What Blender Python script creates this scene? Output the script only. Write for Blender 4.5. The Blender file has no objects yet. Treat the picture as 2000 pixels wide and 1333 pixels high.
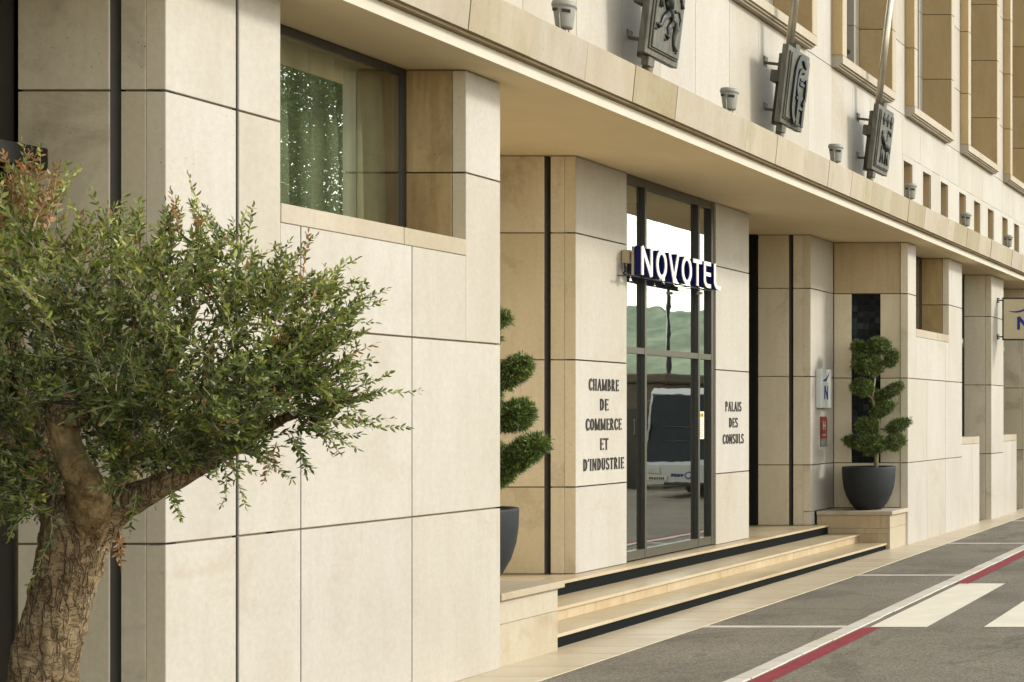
import bpy, math, random
import numpy as np
from mathutils import Vector, Matrix, noise
random.seed(7)
rng = np.random.default_rng(7)
C = bpy.context.scene.collection
S = bpy.context.scene

# ---------------------------------------------------------------- camera, sky, sun, exposure
K = 2830.0; VX = 2635.0; VY = 810.0; H = 1.95        # focal length (px of 2000), vanishing point, eye height
cam_d = bpy.data.cameras.new('camera'); cam = bpy.data.objects.new('camera', cam_d); C.objects.link(cam)
cam.location = (0, 0, H); cam.rotation_euler = (math.radians(90), 0, 0)
cam_d.sensor_width = 36; cam_d.lens = K*36/2000
cam_d.shift_x = (1000-VX)/2000; cam_d.shift_y = (VY-666.5)/2000
cam_d.clip_end = 5000; cam_d.clip_start = 0.05
S.camera = cam
S.render.resolution_x = 1024; S.render.resolution_y = 682
SUN_EL = math.radians(28); SUN_AZ = math.radians(20)   # azimuth from +X (street side) towards +Y
w = bpy.data.worlds.new('World'); S.world = w; w.use_nodes = True
wn = w.node_tree; wn.nodes.clear()
sky = wn.nodes.new('ShaderNodeTexSky'); sky.sky_type = 'NISHITA'; sky.sun_disc = False
sky.sun_elevation = SUN_EL; sky.sun_rotation = math.radians(90) - SUN_AZ
sky.air_density = 1.0; sky.dust_density = 0.2; sky.ozone_density = 0.6; sky.altitude = 0
hs = wn.nodes.new('ShaderNodeHueSaturation'); hs.inputs['Saturation'].default_value = 0.42
tint = wn.nodes.new('ShaderNodeMix'); tint.data_type = 'RGBA'; tint.blend_type = 'MULTIPLY'
tint.inputs[0].default_value = 1.0; tint.inputs[7].default_value = (1.0, 0.935, 0.815, 1)
bg = wn.nodes.new('ShaderNodeBackground'); bg.inputs['Strength'].default_value = 0.15
wo = wn.nodes.new('ShaderNodeOutputWorld')
wn.links.new(sky.outputs[0], hs.inputs['Color']); wn.links.new(hs.outputs[0], tint.inputs[6])
wn.links.new(tint.outputs[2], bg.inputs['Color']); wn.links.new(bg.outputs[0], wo.inputs[0])
sd = bpy.data.lights.new('sun', 'SUN'); sd.energy = 1.0; sd.angle = math.radians(10); sd.color = (1.0, 0.95, 0.86)
so = bpy.data.objects.new('sun', sd); C.objects.link(so)
tosun = Vector((math.cos(SUN_EL)*math.cos(SUN_AZ), math.cos(SUN_EL)*math.sin(SUN_AZ), math.sin(SUN_EL)))
so.rotation_euler = tosun.to_track_quat('Z', 'Y').to_euler(); so.location = tosun*60
vs = S.view_settings; vs.view_transform = 'Standard'; vs.look = 'None'; vs.exposure = 1.72; vs.gamma = 1
vs.use_curve_mapping = False
S.cycles.max_bounces = 8; S.cycles.diffuse_bounces = 5; S.cycles.glossy_bounces = 4; S.cycles.transparent_max_bounces = 12
S.cycles.caustics_reflective = False; S.cycles.caustics_refractive = False

# ---------------------------------------------------------------- helpers
WL = {}
def wl(o):
    return WL.get(o.name, Vector((0, 0, 0))) if o else Vector((0, 0, 0))
def tag(o, label=None, cat=None, group=None, kind=None):
    if label: o['label'] = label
    if cat: o['category'] = cat
    if group: o['group'] = group
    if kind: o['kind'] = kind
    return o
def empty(name, loc, label=None, cat=None, group=None, kind=None):
    o = bpy.data.objects.new(name, None); C.objects.link(o); o.location = loc
    o.empty_display_size = 0.2; WL[o.name] = Vector(loc)
    return tag(o, label, cat, group, kind)
class MB:
    def __init__(s): s.v = []; s.f = []; s.m = []; s.sm = []
    def add(s, v, f, mi=0, smooth=False):
        b = len(s.v); s.v += [tuple(p) for p in v]
        s.f += [tuple(b+i for i in q) for q in f]; s.m += [mi]*len(f); s.sm += [smooth]*len(f)
        return s
    def box(s, x0, x1, y0, y1, z0, z1, mi=0):
        v = [(x, y, z) for z in (z0, z1) for y in (y0, y1) for x in (x0, x1)]
        return s.add(v, [(0,2,3,1),(4,5,7,6),(0,1,5,4),(2,6,7,3),(0,4,6,2),(1,3,7,5)], mi)
    def cbox(s, x0, x1, y0, y1, z0, z1, c=0.004, mi=0):
        # box with chamfered edges (24 verts)
        V = []; idx = {}
        xs = (x0, x1); ys = (y0, y1); zs = (z0, z1)
        for i in (0, 1):
            for j in (0, 1):
                for k in (0, 1):
                    sx = 1 if i == 0 else -1; sy = 1 if j == 0 else -1; sz = 1 if k == 0 else -1
                    for a in range(3):
                        p = [xs[i], ys[j], zs[k]]
                        if a != 0: p[0] += sx*c
                        if a != 1: p[1] += sy*c
                        if a != 2: p[2] += sz*c
                        idx[(i,j,k,a)] = len(V); V.append(tuple(p))
        F = []
        def q(*ks): F.append(tuple(idx[k] for k in ks))
        for i in (0, 1): q((i,0,0,0),(i,1,0,0),(i,1,1,0),(i,0,1,0))
        for j in (0, 1): q((0,j,0,1),(1,j,0,1),(1,j,1,1),(0,j,1,1))
        for k in (0, 1): q((0,0,k,2),(1,0,k,2),(1,1,k,2),(0,1,k,2))
        for i in (0,1):
            for j in (0,1):
                q((i,j,0,0),(i,j,1,0),(i,j,1,1),(i,j,0,1)); q((i,0,j,0),(i,1,j,0),(i,1,j,2),(i,0,j,2)); q((0,i,j,1),(1,i,j,1),(1,i,j,2),(0,i,j,2))
                for k in (0,1): q((i,j,k,0),(i,j,k,1),(i,j,k,2))
        return s.add(V, F, mi)
    def tube(s, pts, radii, n=8, mi=0, caps=True, smooth=True, wob=None):
        pts = [Vector(p) for p in pts]; V = []; F = []
        if not hasattr(radii, '__len__'): radii = [radii]*len(pts)
        ref = None
        for i, p in enumerate(pts):
            t = (pts[min(i+1, len(pts)-1)] - pts[max(i-1, 0)]).normalized()
            if ref is None:
                ref = Vector((0, 0, 1)) if abs(t.z) < 0.9 else Vector((1, 0, 0))
            u = (ref - t*ref.dot(t)).normalized(); ref = u; vv = t.cross(u)
            for k in range(n):
                a = 2*math.pi*k/n; d = u*math.cos(a)+vv*math.sin(a); r = radii[i]
                if wob: r *= wob(p + d*r, a, i)
                V.append(p + d*r)
        for i in range(len(pts)-1):
            for k in range(n):
                k2 = (k+1) % n; F.append((i*n+k, i*n+k2, (i+1)*n+k2, (i+1)*n+k))
        s.add(V, F, mi, smooth)
        if caps:
            b = len(s.v)-len(V)
            s.f += [tuple(b+k for k in reversed(range(n))), tuple(b+(len(pts)-1)*n+k for k in range(n))]; s.m += [mi]*2; s.sm += [False]*2
        return s
    def lathe(s, prof, c, n=32, mi=0, smooth=True):
        V = []; F = []
        for (r, z) in prof:
            for k in range(n):
                a = 2*math.pi*k/n; V.append((c[0]+r*math.cos(a), c[1]+r*math.sin(a), c[2]+z))
        for i in range(len(prof)-1):
            for k in range(n):
                k2 = (k+1) % n; F.append((i*n+k, i*n+k2, (i+1)*n+k2, (i+1)*n+k))
        return s.add(V, F, mi, smooth)
    def prism(s, poly, fn, d0, d1, mi=0):
        # poly in (u,v), fn(u,v,d)->xyz
        n = len(poly)
        V = [fn(u, v, d0) for u, v in poly] + [fn(u, v, d1) for u, v in poly]
        F = [tuple(reversed(range(n))), tuple(range(n, 2*n))] + [(i, (i+1) % n, n+(i+1) % n, n+i) for i in range(n)]
        return s.add(V, F, mi)
    def ribbon(s, pts, wd, fn, d0, d1, mi=0, closed=False):
        n = len(pts)
        if not hasattr(wd, '__len__'): wd = [wd]*n
        L = []; R = []
        for i in range(n):
            if closed: a = pts[(i-1) % n]; b = pts[(i+1) % n]
            else: a = pts[max(i-1, 0)]; b = pts[min(i+1, n-1)]
            dx, dy = b[0]-a[0], b[1]-a[1]; l = math.hypot(dx, dy) or 1
            nx, ny = -dy/l, dx/l; h = wd[i]/2
            if not closed and 0 < i < n-1:
                e1 = (pts[i][0]-a[0], pts[i][1]-a[1]); l1 = math.hypot(*e1) or 1
                cs = abs((e1[0]*dx+e1[1]*dy)/(l1*l)); h = h/max(cs, .5)
            L.append((pts[i][0]+nx*h, pts[i][1]+ny*h)); R.append((pts[i][0]-nx*h, pts[i][1]-ny*h))
        V = []
        for i in range(n):
            V += [fn(*L[i], d1), fn(*R[i], d1), fn(*R[i], d0), fn(*L[i], d0)]
        F = []
        for i in range(n if closed else n-1):
            j = (i+1) % n
            for k in range(4):
                k2 = (k+1) % 4; F.append((i*4+k, i*4+k2, j*4+k2, j*4+k))
        if not closed: F += [(0, 1, 2, 3), ((n-1)*4+3, (n-1)*4+2, (n-1)*4+1, (n-1)*4)]
        return s.add(V, F, mi)
    def build(s, name, mats, parent=None, local=False, org=None, fix=True):
        a = np.array(s.v, dtype=float)
        o0 = np.array(org) if org is not None else (a.min(0)+a.max(0))/2
        me = bpy.data.meshes.new(name); me.from_pydata((a-o0).tolist(), [], s.f)
        if not isinstance(mats, (list, tuple)): mats = [mats]
        for m_ in mats: me.materials.append(m_)
        me.polygons.foreach_set('material_index', s.m); me.polygons.foreach_set('use_smooth', s.sm)
        if fix:
            import bmesh
            b = bmesh.new(); b.from_mesh(me); bmesh.ops.recalc_face_normals(b, faces=b.faces); b.to_mesh(me); b.free()
        me.update()
        o = bpy.data.objects.new(name, me); C.objects.link(o)
        o.parent = parent
        o.location = Vector(o0) - (Vector((0, 0, 0)) if local else wl(parent))
        WL[o.name] = Vector(o0)
        return o
def sheet(x, y0, y1, z0, z1): return MB().add([(x, y0, z0), (x, y1, z0), (x, y1, z1), (x, y0, z1)], [(0, 1, 2, 3)])
def dup(root, loc):
    r = root.copy(); C.objects.link(r); r.location = loc; WL[r.name] = Vector(loc)
    def rec(a, b):
        for ch in [c for c in a.children]:
            c = ch.copy(); C.objects.link(c); c.parent = b; rec(ch, c)
    rec(root, r)
    return r
def yD(px, D): return K*D/(VX-px)          # distance along the street of an image column on a plane parallel to the front
def gz(y): return max(0.0, min((y-12)*0.0028, 0.06))     # the street climbs very slightly

# ---------------------------------------------------------------- materials
def mat(name): 
    m = bpy.data.materials.new(name); m.use_nodes = True
    return m, m.node_tree, m.node_tree.nodes['Principled BSDF']
def nd(nt, t, **kw):
    n = nt.nodes.new(t)
    for k, v in kw.items(): setattr(n, k, v)
    return n
def pos(nt, scale=(1,1,1), rand=20.0):
    g = nd(nt, 'ShaderNodeNewGeometry'); oi = nd(nt, 'ShaderNodeObjectInfo')
    mul = nd(nt, 'ShaderNodeMath', operation='MULTIPLY'); mul.inputs[1].default_value = rand
    nt.links.new(oi.outputs['Random'], mul.inputs[0])
    ad = nd(nt, 'ShaderNodeVectorMath', operation='ADD'); nt.links.new(g.outputs['Position'], ad.inputs[0]); nt.links.new(mul.outputs[0], ad.inputs[1])
    mp = nd(nt, 'ShaderNodeMapping'); mp.inputs['Scale'].default_value = scale; nt.links.new(ad.outputs[0], mp.inputs[0])
    return mp.outputs[0], oi, ad.outputs[0]
def noi(nt, vec, sc, det=4, rough=0.6, dist=0.0):
    n = nd(nt, 'ShaderNodeTexNoise'); n.inputs['Scale'].default_value = sc; n.inputs['Detail'].default_value = det
    n.inputs['Roughness'].default_value = rough; n.inputs['Distortion'].default_value = dist
    nt.links.new(vec, n.inputs['Vector']); return n.outputs['Fac']
def ramp(nt, fac, stops):
    r = nd(nt, 'ShaderNodeValToRGB'); e = r.color_ramp.elements
    while len(e) < len(stops): e.new(0.5)
    for el, (p, c) in zip(e, stops): el.position = p; el.color = (*c, 1) if len(c) == 3 else c
    nt.links.new(fac, r.inputs[0]); return r.outputs[0]
def mixc(nt, fac, a, b, mode='MIX'):
    m = nd(nt, 'ShaderNodeMix', data_type='RGBA', blend_type=mode)
    for s_, v in ((m.inputs[0], fac), (m.inputs[6], a), (m.inputs[7], b)):
        if isinstance(v, (int, float)): s_.default_value = v
        elif isinstance(v, tuple): s_.default_value = (*v, 1)
        else: nt.links.new(v, s_)
    return m.outputs[2]
def bump(nt, p, h, st, dist=0.01):
    b = nd(nt, 'ShaderNodeBump'); b.inputs['Strength'].default_value = st; b.inputs['Distance'].default_value = dist
    nt.links.new(h, b.inputs['Height']); nt.links.new(b.outputs[0], p.inputs['Normal'])
def G(v): return (v, v, v)
def nd_noise(nt, vec, sc):
    n = nd(nt, 'ShaderNodeTexNoise'); n.inputs['Scale'].default_value = sc; n.inputs['Detail'].default_value = 5; nt.links.new(vec, n.inputs['Vector']); return n.outputs['Color']
def stone(name, base, dark, stain, rough=0.62, vert=0.6, pits=0.5, stain_amt=0.35, tintv=0.10, extra=None, bmp=0.25):
    m, nt, p = mat(name)
    v1, oi, raw = pos(nt, (1, 1, 0.35))
    v2 = nd(nt, 'ShaderNodeMapping'); v2.inputs['Scale'].default_value = (6, 6, 0.5); nt.links.new(raw, v2.inputs[0])
    cloud = noi(nt, v1, 1.7, 5, .62)
    streak = noi(nt, v2.outputs[0], 2.2, 4, .6)
    fine = noi(nt, raw, 28, 5, .7)
    c = mixc(nt, ramp(nt, cloud, [(.30, G(0)), (.72, G(1))]), base, dark)
    c = mixc(nt, mixc(nt, vert, (0, 0, 0), ramp(nt, streak, [(.48, G(0)), (.75, G(1))])), c, dark)
    st = noi(nt, raw, .9, 6, .68, .6)
    sf = ramp(nt, st, [(.56, G(0)), (.74, G(stain_amt))])
    c = mixc(nt, sf, c, stain)
    # small pits and specks
    vo = nd(nt, 'ShaderNodeTexVoronoi'); vo.inputs['Scale'].default_value = 26; nt.links.new(raw, vo.inputs['Vector'])
    msk = noi(nt, raw, 3.1, 3, .6)
    pm = nd(nt, 'ShaderNodeMath', operation='MULTIPLY')
    nt.links.new(ramp(nt, vo.outputs['Distance'], [(.07, G(1)), (.14, G(0))]), pm.inputs[0])
    nt.links.new(ramp(nt, msk, [(.56, G(0)), (.66, G(pits))]), pm.inputs[1])
    c = mixc(nt, pm.outputs[0], c, tuple(q*.32 for q in stain))
    c = mixc(nt, .55, c, mixc(nt, 1.0, c, ramp(nt, fine, [(.3, G(.86)), (.7, G(1.08))]), 'MULTIPLY'))
    rv = ramp(nt, oi.outputs['Random'], [(0, (1-tintv, 1-tintv*1.15, 1-tintv*1.7)), (.5, (1, 1, 1)), (1, (1-tintv*.35, 1-tintv*.3, 1-tintv*.1))])
    c = mixc(nt, 1.0, c, rv, 'MULTIPLY')
    if extra: c = extra(nt, raw, c)
    nt.links.new(c, p.inputs['Base Color']); p.inputs['Roughness'].default_value = rough
    p.inputs['Specular IOR Level'].default_value = 0.3
    bump(nt, p, mixc(nt, .4, fine, pm.outputs[0], 'SUBTRACT'), bmp, .004)
    return m
M = {}
M['lime'] = stone('limestone', (.408, .380, .335), (.355, .322, .270), (.29, .235, .165), stain_amt=.5, pits=.55, tintv=.09)
M['lime_shade_lift'] = stone('weathered_limestone_shade_lift', (.68, .60, .46), (.58, .50, .365), (.20, .15, .09), stain_amt=.65, pits=.9, tintv=.10)  # stained, pitted limestone, painted paler to lift the shaded return faces
M['travertine'] = stone('brown_travertine', (.54, .395, .21), (.33, .22, .10), (.17, .11, .05), vert=1.0, pits=1.0, stain_amt=.75, tintv=.12)
M['niche'] = stone('niche_stone', (.50, .40, .265), (.40, .305, .185), (.26, .18, .09), vert=.9, pits=.6, stain_amt=.7)
M['sandstone'] = stone('sandstone', (.46, .335, .175), (.37, .26, .125), (.20, .14, .07), vert=.35, pits=.3, stain_amt=.5, tintv=.14)
def green(nt, raw, c):
    mp = nd(nt, 'ShaderNodeMapping'); mp.inputs['Scale'].default_value = (1, 2.2, .5); nt.links.new(raw, mp.inputs[0])
    f = noi(nt, mp.outputs[0], 1.6, 5, .65, .4)
    return mixc(nt, ramp(nt, f, [(.55, G(0)), (.70, G(.7))]), c, (.20, .20, .085))
M['coping'] = stone('coping_stone', (.365, .32, .245), (.30, .245, .165), (.26, .17, .085), vert=.6, pits=.7, stain_amt=.8, tintv=.25, extra=green)
M['sill'] = stone('sill_stone', (.38, .335, .26), (.33, .275, .195), (.36, .24, .12), stain_amt=.4, pits=.3)
M['tread'] = stone('tread_stone', (.46, .385, .265), (.39, .305, .185), (.34, .235, .12), rough=.34, vert=.15, pits=.2, stain_amt=.6, tintv=.12, bmp=.08)
M['riser'] = stone('riser_stone', (.45, .365, .24), (.36, .265, .15), (.30, .18, .085), rough=.5, vert=.9, pits=.3, stain_amt=.9, tintv=.12)
M['ledge'] = stone('ledge_stone', (.42, .37, .29), (.35, .29, .20), (.26, .18, .09), rough=.6, pits=.9, stain_amt=.8)
M['paving'] = stone('paving_stone', (.50, .43, .315), (.44, .36, .245), (.33, .25, .145), rough=.36, vert=.1, pits=.4, stain_amt=.6, tintv=.06, bmp=.15)
M['sett'] = stone('kerb_sett', (.54, .50, .43), (.45, .41, .35), (.27, .24, .19), rough=.8, pits=.6, stain_amt=.5, tintv=.13)
def plain(name, col, rough=.5, metal=0, spec=.5, var=.15, nsc=6, bm=0, coat=0):
    m, nt, p = mat(name)
    v, oi, raw = pos(nt)
    f = noi(nt, raw, nsc, 5, .6)
    c = mixc(nt, 1.0, col, ramp(nt, f, [(.25, G(1-var)), (.75, G(1+var))]), 'MULTIPLY')
    nt.links.new(c, p.inputs['Base Color']); p.inputs['Roughness'].default_value = rough
    p.inputs['Metallic'].default_value = metal; p.inputs['Specular IOR Level'].default_value = spec
    if coat: p.inputs['Coat Weight'].default_value = coat
    if bm: bump(nt, p, f, bm, .004)
    return m
M['mortar'] = plain('mortar', (.27, .21, .13), .95, spec=.1)
M['plaster'] = plain('painted_plaster', (.76, .64, .43), .85, spec=.1, var=.05, nsc=1.4, bm=.03)
M['fascia'] = plain('painted_fascia', (.47, .435, .36), .8, spec=.15, var=.06, nsc=2.5)
M['dark_gap'] = plain('dark_joint', (.012, .011, .010), .8, spec=.1)
M['zinc'] = plain('zinc_strip', (.050, .043, .034), .6, metal=.3, var=.2)
M['frame'] = plain('bronze_frame', (.105, .095, .07), .38, metal=.55, var=.08)
M['frame_mid'] = plain('window_frame', (.045, .040, .033), .45, metal=.3, var=.1)
M['frame_dark'] = plain('dark_frame', (.022, .020, .017), .4, metal=.3, var=.1)
M['black_riser'] = plain('black_riser_band', (.006, .007, .006), .8, spec=.08, var=.1)
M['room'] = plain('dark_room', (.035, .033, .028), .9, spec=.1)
M['room_warm'] = plain('lobby_wall', (.10, .085, .055), .8, spec=.1)
M['curtain'] = plain('sheer_curtain', (.38, .385, .29), .9, spec=.05, var=.1)
M['blue'] = plain('deep_blue_enamel', (.004, .007, .085), .55, spec=.2, var=.1)
M['white'] = plain('white_acrylic', (.66, .63, .62), .4, var=.03)
M['navy'] = plain('navy_print', (.008, .020, .16), .5, var=.05)
M['plate'] = plain('pale_plate', (.50, .52, .50), .3, var=.04)
M['cream'] = plain('cream_panel', (.50, .43, .28), .5, var=.03)
M['red'] = plain('dark_red_plaque', (.17, .018, .012), .35, var=.08)
M['grey'] = plain('grey_plaque', (.12, .12, .11), .4, var=.05)
M['lamp_grey'] = plain('floodlight_housing', (.22, .215, .185), .5, var=.12, nsc=9)
M['black'] = plain('black_metal', (.012, .011, .010), .45, var=.1)
M['steel'] = plain('pole_metal', (.42, .38, .31), .33, metal=.85, var=.2, nsc=5)
M['old_pipe'] = plain('old_pipe', (.11, .09, .06), .6, metal=.4, var=.4, nsc=12)
M['box_beige'] = plain('beige_box', (.42, .36, .24), .5, var=.05)
M['pot'] = plain('anthracite_pot', (.016, .018, .020), .6, spec=.25, var=.3, nsc=4, bm=.05)
M['soil'] = plain('soil', (.03, .02, .012), .95, var=.5, nsc=40, bm=.5)
M['redpaint'] = plain('red_road_paint', (.20, .030, .036), .75, spec=.2, var=.25, nsc=14, bm=.2)
M['paper'] = plain('paper', (.62, .58, .45), .7, var=.02)
M['yellow'] = plain('yellow_print', (.55, .38, .04), .6)
M['ink'] = plain('ink', (.022, .018, .014), .7)
def patina():
    m, nt, p = mat('weathered_bronze'); v, oi, raw = pos(nt)
    mp = nd(nt, 'ShaderNodeMapping'); mp.inputs['Scale'].default_value = (9, 14, 1.2); nt.links.new(raw, mp.inputs[0])
    f = noi(nt, mp.outputs[0], 2.0, 5, .65); g = noi(nt, raw, 7, 5, .6)
    c = mixc(nt, ramp(nt, f, [(.36, G(0)), (.68, G(1))]), (.050, .050, .040), (.13, .12, .088))
    c = mixc(nt, ramp(nt, g, [(.5, G(0)), (.7, G(.5))]), c, (.03, .034, .03))
    nt.links.new(c, p.inputs['Base Color']); p.inputs['Metallic'].default_value = .25; p.inputs['Roughness'].default_value = .55
    bump(nt, p, g, .3, .004); return m
M['bronze'] = patina()
M['relief'] = plain('dark_bronze_relief', (.022, .024, .022), .45, metal=.5, var=.35, nsc=18)
def asphalt():
    m, nt, p = mat('asphalt'); v, oi, raw = pos(nt)
    a = noi(nt, raw, 75, 4, .85); b = noi(nt, raw, 1.1, 6, .65); d = noi(nt, raw, 30, 4, .75)
    c = ramp(nt, a, [(.34, (.070, .060, .043)), (.50, (.132, .115, .086)), (.66, (.30, .265, .205))])
    c = mixc(nt, 1, c, ramp(nt, b, [(.3, G(.72)), (.5, G(1.0)), (.7, G(1.18))]), 'MULTIPLY')
    c = mixc(nt, ramp(nt, noi(nt, raw, .45, 5, .7, .8), [(.58, G(0)), (.63, G(.38))]), c, (.065, .056, .042))
    cv = nd(nt, 'ShaderNodeTexVoronoi', feature='DISTANCE_TO_EDGE'); cv.inputs['Scale'].default_value = .55; nt.links.new(mixc(nt, .22, raw, nd_noise(nt, raw, 2.2)), cv.inputs['Vector'])
    c = mixc(nt, ramp(nt, cv.outputs['Distance'], [(0, G(.40)), (.006, G(0))]), c, (.04, .034, .026))
    c = mixc(nt, 1, c, ramp(nt, d, [(.3, G(.82)), (.7, G(1.18))]), 'MULTIPLY')
    nt.links.new(c, p.inputs['Base Color']); p.inputs['Roughness'].default_value = .85; p.inputs['Specular IOR Level'].default_value = .25
    bump(nt, p, a, .55, .006); return m
M['asphalt'] = asphalt()
def roadpaint():
    m, nt, p = mat('white_road_paint'); v, oi, raw = pos(nt)
    a = noi(nt, raw, 60, 5, .75); b = noi(nt, raw, 3, 6, .65)
    c = mixc(nt, ramp(nt, a, [(.56, G(0)), (.74, G(.6))]), (.62, .57, .46), (.26, .23, .175))
    c = mixc(nt, 1, c, ramp(nt, b, [(.3, G(.88)), (.7, G(1.04))]), 'MULTIPLY')
    nt.links.new(c, p.inputs['Base Color']); p.inputs['Roughness'].default_value = .7; bump(nt, p, a, .3, .004); return m
M['roadpaint'] = roadpaint()
def glass(name, refl, tint_, wav=0.0):
    m, nt, p = mat(name); nt.nodes.remove(p); out = nt.nodes['Material Output']
    t = nd(nt, 'ShaderNodeBsdfTransparent'); t.inputs[0].default_value = (*tint_, 1)
    g = nd(nt, 'ShaderNodeBsdfGlossy'); g.inputs['Roughness'].default_value = 0.0; g.inputs[0].default_value = (.96, 1.0, .97, 1)
    fr = nd(nt, 'ShaderNodeFresnel'); fr.inputs[0].default_value = 1.55
    ml = nd(nt, 'ShaderNodeMath', operation='MULTIPLY_ADD'); ml.inputs[1].default_value = 1.0; ml.inputs[2].default_value = refl; ml.use_clamp = True
    nt.links.new(fr.outputs[0], ml.inputs[0])
    mx = nd(nt, 'ShaderNodeMixShader'); nt.links.new(ml.outputs[0], mx.inputs[0]); nt.links.new(t.outputs[0], mx.inputs[1]); nt.links.new(g.outputs[0], mx.inputs[2])
    nt.links.new(mx.outputs[0], out.inputs[0])
    if wav:
        v, oi, raw = pos(nt, (1, 1, 2.2)); f = noi(nt, v, 1.5, 2, .5)
        b = nd(nt, 'ShaderNodeBump'); b.inputs['Strength'].default_value = wav; b.inputs['Distance'].default_value = .01
        nt.links.new(f, b.inputs['Height']); nt.links.new(b.outputs[0], g.inputs['Normal'])
    return m
M['glass'] = glass('window_glass', .34, (.84, .90, .80), .02)
M['door_glass'] = glass('door_glass', .44, (.75, .82, .74), .045)
M['dark_glass'] = glass('dark_tinted_glass', .10, (.10, .11, .10), .03)
def tiles():
    m, nt, p = mat('black_mosaic'); v, oi, raw = pos(nt)
    f = noi(nt, raw, 3, 4, .6)
    c = ramp(nt, oi.outputs['Random'], [(0, (.006, .007, .008)), (.7, (.012, .015, .018)), (1, (.035, .045, .050))])
    nt.links.new(c, p.inputs['Base Color']); p.inputs['Roughness'].default_value = .4; p.inputs['Specular IOR Level'].default_value = .12; return m
M['tile'] = tiles()
def leafmat(name, cols, trans=.35, rough=.45):
    m, nt, p = mat(name)
    at = nd(nt, 'ShaderNodeAttribute'); at.attribute_name = 'leaf_rand'
    c = ramp(nt, at.outputs['Fac'], cols)
    g = nd(nt, 'ShaderNodeNewGeometry')
    c2 = mixc(nt, g.outputs['Backfacing'], c, mixc(nt, .35, c, (.13, .15, .08)))
    nt.links.new(c2, p.inputs['Base Color']); p.inputs['Roughness'].default_value = rough
    tr = nd(nt, 'ShaderNodeBsdfTranslucent'); nt.links.new(c, tr.inputs[0])
    mx = nd(nt, 'ShaderNodeMixShader'); mx.inputs[0].default_value = trans
    out = nt.nodes['Material Output']; nt.links.new(p.outputs[0], mx.inputs[1]); nt.links.new(tr.outputs[0], mx.inputs[2]); nt.links.new(mx.outputs[0], out.inputs[0])
    return m
M['olive'] = leafmat('olive_leaves', [(0, (.020, .034, .008)), (.30, (.050, .078, .013)), (.58, (.15, .19, .026)), (.90, (.38, .40, .08)), (.93, (.20, .10, .03)), (1, (.40, .19, .06))])
M['juniper'] = leafmat('juniper_needles', [(0, (.014, .028, .008)), (.5, (.060, .10, .015)), (.88, (.20, .28, .04)), (.92, (.10, .05, .02)), (1, (.14, .07, .03))], .2)
M['treeleaf'] = leafmat('broad_leaves', [(0, (.03, .06, .012)), (.6, (.09, .14, .025)), (1, (.20, .25, .04))], .6)
def bark():
    m, nt, p = mat('olive_bark'); v, oi, raw = pos(nt, rand=0)
    def ridge(scl, freq, wdt, dist):
        mp = nd(nt, 'ShaderNodeMapping'); mp.inputs['Scale'].default_value = scl; nt.links.new(raw, mp.inputs[0])
        n = noi(nt, mp.outputs[0], freq, 3, .55, dist)
        a = nd(nt, 'ShaderNodeMath', operation='SUBTRACT'); a.inputs[1].default_value = .5; nt.links.new(n, a.inputs[0])
        b = nd(nt, 'ShaderNodeMath', operation='ABSOLUTE'); nt.links.new(a.outputs[0], b.inputs[0])
        return ramp(nt, b.outputs[0], [(0, G(0)), (wdt*.35, G(.35)), (wdt, G(1))])
    r1 = ridge((1, 1, .20), 27, .050, .15); r2 = ridge((.7, .7, 1.6), 26, .030, .3)
    f = noi(nt, raw, 5, 6, .7); g = noi(nt, raw, 55, 5, .75)
    c = ramp(nt, f, [(.28, (.105, .070, .038)), (.5, (.19, .135, .075)), (.74, (.29, .23, .145))])
    c = mixc(nt, 1, c, ramp(nt, g, [(.3, G(.68)), (.7, G(1.22))]), 'MULTIPLY')
    cr = mixc(nt, 1, r1, mixc(nt, .38, G(1), r2), 'MULTIPLY')
    c = mixc(nt, cr, mixc(nt, .45, c, (.06, .038, .02)), c)
    nt.links.new(c, p.inputs['Base Color']); p.inputs['Roughness'].default_value = .92; p.inputs['Specular IOR Level'].default_value = .12
    bump(nt, p, mixc(nt, .2, cr, g), 1.0, .016); return m
M['bark'] = bark()
M['smoothbark'] = plain('smooth_bark', (.15, .10, .05), .9, spec=.1, var=.75, nsc=13, bm=1.0)
def limbbark():
    m, nt, p = mat('young_bark'); v, oi, raw = pos(nt, rand=0)
    mp = nd(nt, 'ShaderNodeMapping'); mp.inputs['Scale'].default_value = (1, 1, .55); nt.links.new(raw, mp.inputs[0])
    f = noi(nt, mp.outputs[0], 20, 6, .75, .5); g = noi(nt, raw, 70, 5, .75); h = noi(nt, raw, 7, 4, .6)
    c = ramp(nt, f, [(.34, (.050, .030, .014)), (.47, (.16, .105, .048)), (.64, (.30, .22, .11))])
    c = mixc(nt, 1, c, ramp(nt, g, [(.3, G(.65)), (.7, G(1.25))]), 'MULTIPLY')
    c = mixc(nt, ramp(nt, h, [(.5, G(0)), (.7, G(.6))]), c, (.13, .11, .05))
    nt.links.new(c, p.inputs['Base Color']); p.inputs['Roughness'].default_value = .9; p.inputs['Specular IOR Level'].default_value = .1
    bump(nt, p, mixc(nt, .5, f, g), 1.0, .012); return m
M['limbbark'] = limbbark()
M['cutwood'] = plain('cut_wood', (.035, .022, .014), .9, var=.5, nsc=25, bm=.6)
M['twig'] = plain('twig_bark', (.25, .21, .13), .85, spec=.1, var=.3, nsc=20)
M['hill'] = None

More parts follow.
